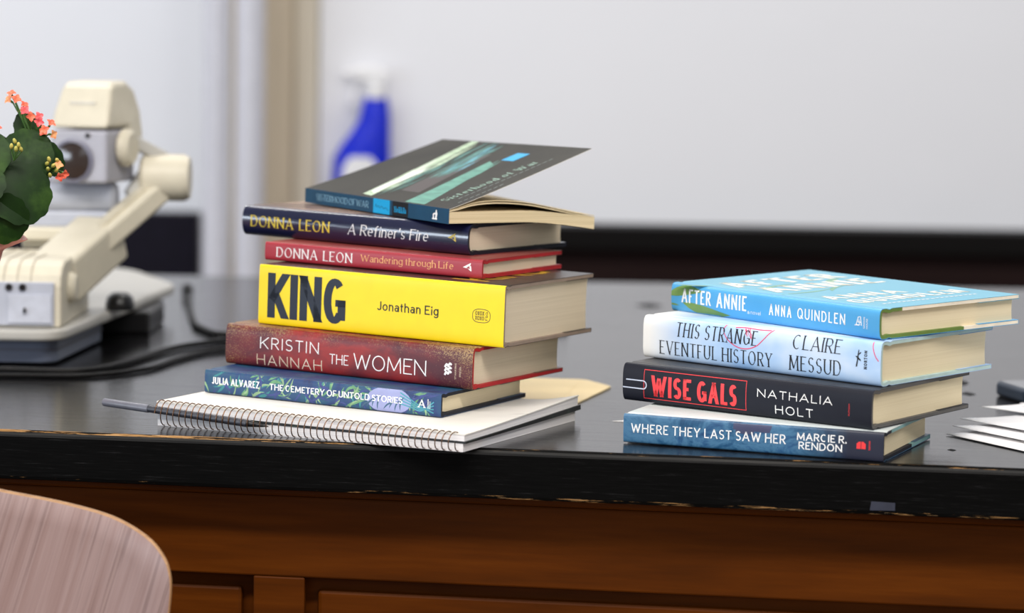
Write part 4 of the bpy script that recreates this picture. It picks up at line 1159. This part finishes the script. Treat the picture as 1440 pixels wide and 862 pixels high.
# ------------------------------------------------------------------ potted plant
PF = 1.035
pl = lambda x, z, y=2360: Vector((x * PF, y, 327.8 - (327.8 - z) * PF))
plant = thing('potted_plant', 'leafy potted plant with coral flowers in pink wrap at the left edge', 'plant', Matrix.Translation((-.49, 2.37, .0003)))
OR = Vector((-490, 2370, .3))
FOIL = noisy('pink_wrap', [(.3, (222, 142, 128)), (.7, (240, 170, 154))], 16, (1, 1, .3), .4)
LEAFM = noisy('succulent_leaf', [(.3, (12, 34, 5)), (.5, (20, 46, 8)), (.8, (58, 88, 30))], 30, (1, 1, 1), .5, .18, 5)
STEM = plain('green_stem', (74, 112, 52), .5)
q = MB(); rows = []
for (r, z) in ((0, 0), (42, 0), (46, 20), (52, 80), (57, 118), (62, 136)):
    rows.append([(r * (1 + .03 * math.cos(9 * a)) * math.cos(a), r * (1 + .03 * math.cos(9 * a)) * math.sin(a), z) for a in [2 * math.pi * k / 72 for k in range(72)]])
spike = lambda a: max(0, math.cos(2.5 * a + .6)) ** 4 + max(0, -math.cos(2.5 * a + .6)) ** 4
rows.append([((66 + 24 * spike(a)) * math.cos(a), (66 + 24 * spike(a)) * math.sin(a), 157 - 10 * spike(a)) for a in [2 * math.pi * k / 72 for k in range(72)]])
q.grid(rows, 0, True, close_u=True)
rows2 = [[(x * .975, y * .975, z + .6) for x, y, z in r] for r in rows[3:]]
q.grid(list(reversed(rows2)), 0, True, close_u=True); q.grid([rows[-1], rows2[-1]], 0, True, close_u=True)
q.build('pot_wrap', FOIL, plant)
q = MB(); q.lathe([(0, 104), (50, 104), (50, 96), (0, 96)], 32); q.build('soil', plain('dark_soil', (44, 32, 24), .9, .2, .3, 200), plant)


def leaf(c, r, nrm, rot, asp=1.0, parent=plant):
    """thick scalloped oval blade facing nrm, tip turned by rot"""
    c = Vector(c) - OR; nrm = Vector(nrm).normalized()
    u = Vector((0, 0, 1)).cross(nrm).normalized(); v = nrm.cross(u)
    mb = MB(); NR, NA = 6, 40
    def P(i, a, off):
        rr = r * i / NR; s = 1 + (.075 * abs(math.sin(a * 5.5)) * (i / NR) ** 3) - .03
        x, y = rr * s * math.cos(a) * asp, rr * s * math.sin(a)
        cup = -.07 * r * (i / NR) ** 2 + .07 * r * math.sin(2 * a + rot) * (i / NR) ** 2 - (.018 * r * math.exp(-(x / (.14 * r)) ** 2))
        xx, yy = x * math.cos(rot) - y * math.sin(rot), x * math.sin(rot) + y * math.cos(rot)
        return c + u * xx + v * yy + nrm * (cup + off * .7 * (1 - .6 * (i / NR) ** 2))
    A_ = [2 * math.pi * k / NA for k in range(NA)]
    mb.grid([[P(i, a, .9) for a in A_] for i in range(NR + 1)], 0, True, close_u=True)
    mb.grid([[P(i, a, -.9) for a in reversed(A_)] for i in range(NR + 1)], 0, True, close_u=True)
    o = mb.build('leaf', LEAFM, parent)
    st = MB(); st.tube(spline([tuple(P(3, -math.pi / 2, -1.5)), tuple((P(6, -math.pi / 2, -2) + Vector((0, 12, 126))) / 2), (rnd.uniform(-14, 14), rnd.uniform(0, 14), 106)], 6), 1.6, 8)
    st.build('leaf_stalk', STEM, o)


leaf(pl(-391, 192, 2335), 26, (.45, -1, .25), .2)
leaf(pl(-389, 222, 2352), 24, (.35, -1, .5), -.3, .9)
leaf(pl(-376, 219, 2372), 17, (.6, -.8, .5), .6, .9)
leaf(pl(-419, 222, 2332), 21, (-.1, -1, .5), .1)
leaf(pl(-417, 200, 2318), 17, (.1, -1, .6), -.4)
leaf(pl(-404, 172, 2328), 21, (.2, -1, -.1), .5)
leaf(pl(-392, 240, 2378), 17, (.3, -1, .2), .3, .7)
leaf(pl(-440, 205, 2330), 30, (-.3, -1, .5), .0)
leaf(pl(-470, 230, 2340), 30, (-.2, -.8, .8), .4)
leaf(pl(-510, 205, 2345), 32, (-.6, -.8, .5), .2)
leaf(pl(-480, 240, 2400), 30, (0, .4, 1), .8)
leaf(pl(-430, 235, 2400), 26, (.4, .5, .8), .1)
leaf(pl(-440, 180, 2315), 26, (0, -1, .2), .3)
PETAL = noisy('coral_petal', [(.3, (226, 84, 66)), (.7, (244, 128, 92))], 60, rough=.5)
PETAL2 = noisy('pink_coral_petal', [(.3, (230, 70, 84)), (.7, (240, 104, 104))], 60, rough=.5)
PETAL3 = noisy('pale_orange_petal', [(.3, (232, 140, 96)), (.7, (240, 176, 120))], 60, rough=.5)
BUD = noisy('yellow_green_bud', [(.3, (150, 160, 70)), (.7, (214, 190, 100))], 60, rough=.5)


def flower(c, r, nrm, mat, base):
    c = Vector(c) - OR; nrm = Vector(nrm).normalized(); u = nrm.cross(Vector((.3, .2, 1))).normalized(); v = nrm.cross(u)
    mb = MB(); ph = rnd.uniform(0, 1.5)
    for k in range(4):
        a = ph + k * math.pi / 2; d = u * math.cos(a) + v * math.sin(a); s = nrm.cross(d)
        rows = []
        for i in range(6):
            t = i / 5; w = r * .42 * math.sin(math.pi * min(1, .12 + t * .85)) ; h = r * (.25 * t - .45 * (t - .5) ** 2 * 2)
            rows.append([c + d * r * t + s * w * q_ + nrm * (h + .12 * r * abs(q_)) for q_ in (-1, -.5, 0, .5, 1)])
        mb.grid(rows, 0, True)
    o = mb.build('flower', mat, plant, recalc=False)
    st = MB()
    st.lathe([(0, -r * .1), (r * .16, -r * .2), (r * .24, -r * 1.0), (r * .1, -r * 1.3), (0, -r * 1.3)], 10, Matrix.Translation(c) @ nrm.to_track_quat('Z', 'Y').to_matrix().to_4x4())
    st.tube(spline([tuple(c - nrm * r * 1.2), tuple((c - nrm * r * 2 + Vector(base) - OR) / 2 + Vector((0, 0, 4))), tuple(Vector(base) - OR)], 6), .7, 6)
    st.build('flower_stalk', STEM, o)


b1 = pl(-386, 218, 2372)
for (x, z, y, mt, nr) in ((-404, 270, 2366, PETAL, (-.2, -.6, .8)), (-399, 266, 2360, PETAL, (.3, -.9, .5)), (-407, 265, 2372, PETAL3, (-.5, -.7, .5)), (-394, 261, 2368, PETAL, (.5, -.5, .7)),
                          (-392, 257, 2358, PETAL2, (.2, -1, .4)), (-388, 252, 2362, PETAL, (.4, -.9, .2)), (-396, 256, 2374, PETAL3, (0, -.6, .8)),
                          (-382, 252, 2366, PETAL2, (.5, -.8, .4)), (-381, 248, 2360, PETAL2, (.3, -1, 0)),
                          (-372, 247, 2364, PETAL, (.5, -.6, .7)), (-376, 242, 2356, PETAL, (.1, -1, .2)), (-370, 238, 2362, PETAL3, (.8, -.6, 0)), (-378, 240, 2364, PETAL, (-.2, -.9, .4)),
                          (-413, 243, 2350, PETAL, (.1, -.8, .6))):
    flower(pl(x, z, y), 4.4, nr, mt, b1 if x > -410 else pl(-425, 200, 2370))
b2 = pl(-380, 202, 2372)
for (x, z, y, mt, nr) in ((-359, 207, 2350, PETAL, (.5, -.8, -.3)), (-362, 205, 2346, PETAL, (0, -1, -.4)), (-364, 214, 2352, PETAL3, (.2, -.9, .5))):
    flower(pl(x, z, y), 4.2, nr, mt, b2)


def bud(c, nrm, mat, base):
    c = Vector(c) - OR; nrm = Vector(nrm).normalized(); mb = MB()
    mb.lathe([(0, 5), (1.1, 4.2), (1.7, 2), (1.2, 0), (0, -.5)], 10, Matrix.Translation(c) @ nrm.to_track_quat('Z', 'Y').to_matrix().to_4x4())
    o = mb.build('bud', mat, plant)
    st = MB(); st.tube(spline([tuple(c), tuple((c + Vector(base) - OR) / 2), tuple(Vector(base) - OR)], 5), .6, 6); st.build('bud_stalk', STEM, o)


for (x, z, y) in ((-371, 217, 2350), (-368, 213, 2346), (-372, 210, 2350), (-366, 209, 2350), (-370, 205, 2348), (-365, 217, 2354), (-374, 214, 2352)):
    bud(pl(x, z, y), (rnd.uniform(-.4, .6), -.6, rnd.uniform(.2, 1)), BUD, b2)
for (x, z, y) in ((-394, 232, 2326), (-391, 229, 2324), (-397, 228, 2324), (-393, 226, 2322), (-389, 226, 2326)):
    bud(pl(x, z, y), (rnd.uniform(-.5, .5), -.6, 1), BUD, pl(-396, 218, 2330))

# ------------------------------------------------------------------ chair in front
def walnut():
    mt, nt, b = base_mat('walnut_veneer', .4, .45)
    f = noise(nt, coords(nt, (24, .3, .4), rot=(0, .3, 0)), 5, 5, .55, .12)
    f2 = noise(nt, coords(nt, (90, .3, 1), rot=(0, .3, 0)), 10, 3)
    c = ramp(nt, f, [(.28, (112, 90, 86)), (.42, (140, 116, 112)), (.55, (152, 130, 127)), (.60, (120, 98, 95)), (.64, (146, 124, 120)), (.75, (136, 112, 108))])
    nt.links.new(mix(nt, .18, c, ramp(nt, f2, [(.35, (100, 78, 74)), (.65, (154, 132, 126))])), b.inputs['Base Color'])
    return mt
WALNUT = walnut()
PLY = noisy('pale_ply_edge', [(.3, (142, 104, 68)), (.7, (170, 130, 90))], 40, (1, 1, 20), .5)
STEEL = plain('brushed_steel_leg', (150, 150, 152), .3, .5, .03, metallic=.9)
chair = thing('chair', 'walnut plywood chair with rounded back in front of the desk', 'chair', Matrix.Translation((-.447, 2.14, -.81)) @ Matrix.Rotation(math.pi, 4, 'Z'))
CT = 783.0     # top of the back above the floor


def back_outline(n=40):
    """half outline: (half width, z) from the top centre down the right side"""
    K = [(0, CT + 9), (35, CT + 6), (67, CT), (107, CT - 6.5), (148, CT - 15.5), (176, CT - 28), (190, CT - 41), (195.5, CT - 54), (196, CT - 70), (192.5, CT - 100), (187, CT - 140),
         (178, CT - 200), (164, CT - 270), (140, CT - 320), (90, CT - 350), (0, CT - 356)]
    out = spline(K, 5)
    return out


half = back_outline()
ring = half + [(-x, z) for x, z in reversed(half[1:-1])]
def yplan(x, z): return 16 * (x / 197) ** 2 + 30 * abs(x / 197) ** 5 - (CT - z) * .04      # wings and foot of the back lean towards the seat
NR = 10; cz = CT - 170
def back_layer(off, inset):
    rows = []
    for i in range(NR + 1):
        f = i / NR * (1 - inset)
        rows.append([(x * f, yplan(x * f, cz + (z - cz) * f) + off, cz + (z - cz) * f) for x, z in ring])
    return rows
q = MB(); o0 = back_layer(0, .006); o1 = back_layer(8, .006)
q.grid(list(reversed(o0)), 0, True, close_u=True); q.grid(o1, 0, True, close_u=True)
e0 = o0[-1]; e1 = o1[-1]
mid0 = [(x, yplan(x, z) + 1.2, z) for x, z in ring]; mid1 = [(x, yplan(x, z) + 7, z) for x, z in ring]
q.grid([e0, mid0, mid1, e1], 1, True, close_u=True)
q.build('backrest', [WALNUT, PLY], chair)
sp = rounded([(-195, 70), (195, 70), (185, 440), (-185, 440)], [60, 60, 70, 70], 8)
q = MB()
q.prism([(x, y, 440 - .02 * (y - 70) - 10 * math.cos(x / 195 * 1.4)) for x, y in sp], [(x, y, 450 - .02 * (y - 70) - 10 * math.cos(x / 195 * 1.4)) for x, y in sp]); q.build('seat', [WALNUT], chair, bevel=3)
for sx in (-1, 1):
    q = MB(); q.tube(spline([(sx * 200, 430, 8), (sx * 165, 390, 420), (sx * 160, 370, 428)], 6), 9, 12); q.build('leg', STEEL, chair)
    q = MB(); q.tube(spline([(sx * 200, 20, 8), (sx * 165, 90, 420), (sx * 160, 110, 428)], 6), 9, 12); q.build('leg', STEEL, chair)
    q = MB(); q.tube([(sx * 160, 100, 424), (sx * 160, 380, 424)], 8, 12); q.build('seat_rail', STEEL, chair)
    q = MB(); q.tube(spline([(sx * 60, 130, 424), (sx * 60, 76, 440), (sx * 60, 78, 480), (sx * 60, 66, 560)], 8), 8, 12); q.build('back_support', STEEL, chair)

# ------------------------------------------------------------------ spray bottle on the rail
BLUE_L = plain('blue_bottle_plastic', (6, 36, 200), .3, .3, .05)
WHITE_S = plain('white_sprayer_plastic', (236, 236, 238), .35, .5, .01)
bt = thing('spray_bottle', 'blue spray bottle with white trigger head standing on the back rail', 'spray bottle', Matrix.Translation((-.264, 4.907, -.006)))
secs = [(0, 0, 47, 26), (4, 0, 51, 28), (70, 0, 51, 28), (108, 1, 49, 27), (134, 8, 41, 25), (154, 16, 33, 22), (175, 22, 27, 19), (205, 24, 22, 16), (214, 24, 19, 14)]
q = MB(); q.grid([[(cx + rx * math.cos(a), ry * math.sin(a), z) for a in [2 * math.pi * k / 36 for k in range(36)]] for z, cx, rx, ry in secs], 0, True, close_u=True)
q.poly([(rx_, ry_, 0) for rx_, ry_ in [(47 * math.cos(2 * math.pi * k / 36), 26 * math.sin(2 * math.pi * k / 36)) for k in range(36)]])
q.build('bottle', BLUE_L, bt)
q = MB()
rows = []
for k in range(11):
    z = 12 + 100 * k / 10; w_ = 1.05 * math.sin(min(1, (k + .3) / 3) * math.pi / 2) if k > 6 else 1.05
    tp = .66 if k < 7 else .66 * math.sqrt(max(.05, 1 - ((k - 6.5) / 4) ** 2))
    rows.append([(51.8 * math.sin(a), -29 * math.cos(a), z) for a in [tp * j / 10 for j in range(-10, 11)]])
q.grid(rows, 0, True); q.build('label', WHITE_S, bt, recalc=False)
q = MB(); q.lathe([(0, 212), (17, 212), (17, 230), (14, 232), (0, 232)], 28, Matrix.Translation((24, 0, 0))); q.build('collar', WHITE_S, bt, auto=40)
q = MB(); P = [(-22, 246), (-24, 258), (-4, 266), (28, 266), (43, 256), (42, 236), (12, 231), (6, 240)]
q.prism([(x, -10, z) for x, z in P], [(x, 10, z) for x, z in P]); q.build('spray_head', WHITE_S, bt, bevel=4, seg=3)
q = MB(); q.lathe([(0, 0), (7, 0), (7, 9), (0, 9)], 18, Matrix.Translation((-31, 0, 253)) @ Matrix.Rotation(math.radians(90), 4, 'Y')); q.build('nozzle', WHITE_S, bt, auto=40)
q = MB(); q.tube(spline([(4, 0, 244), (-6, 0, 232), (-14, 0, 214), (-13, 0, 200)], 6), [5] * 19, 10); q.build('trigger', WHITE_S, bt)
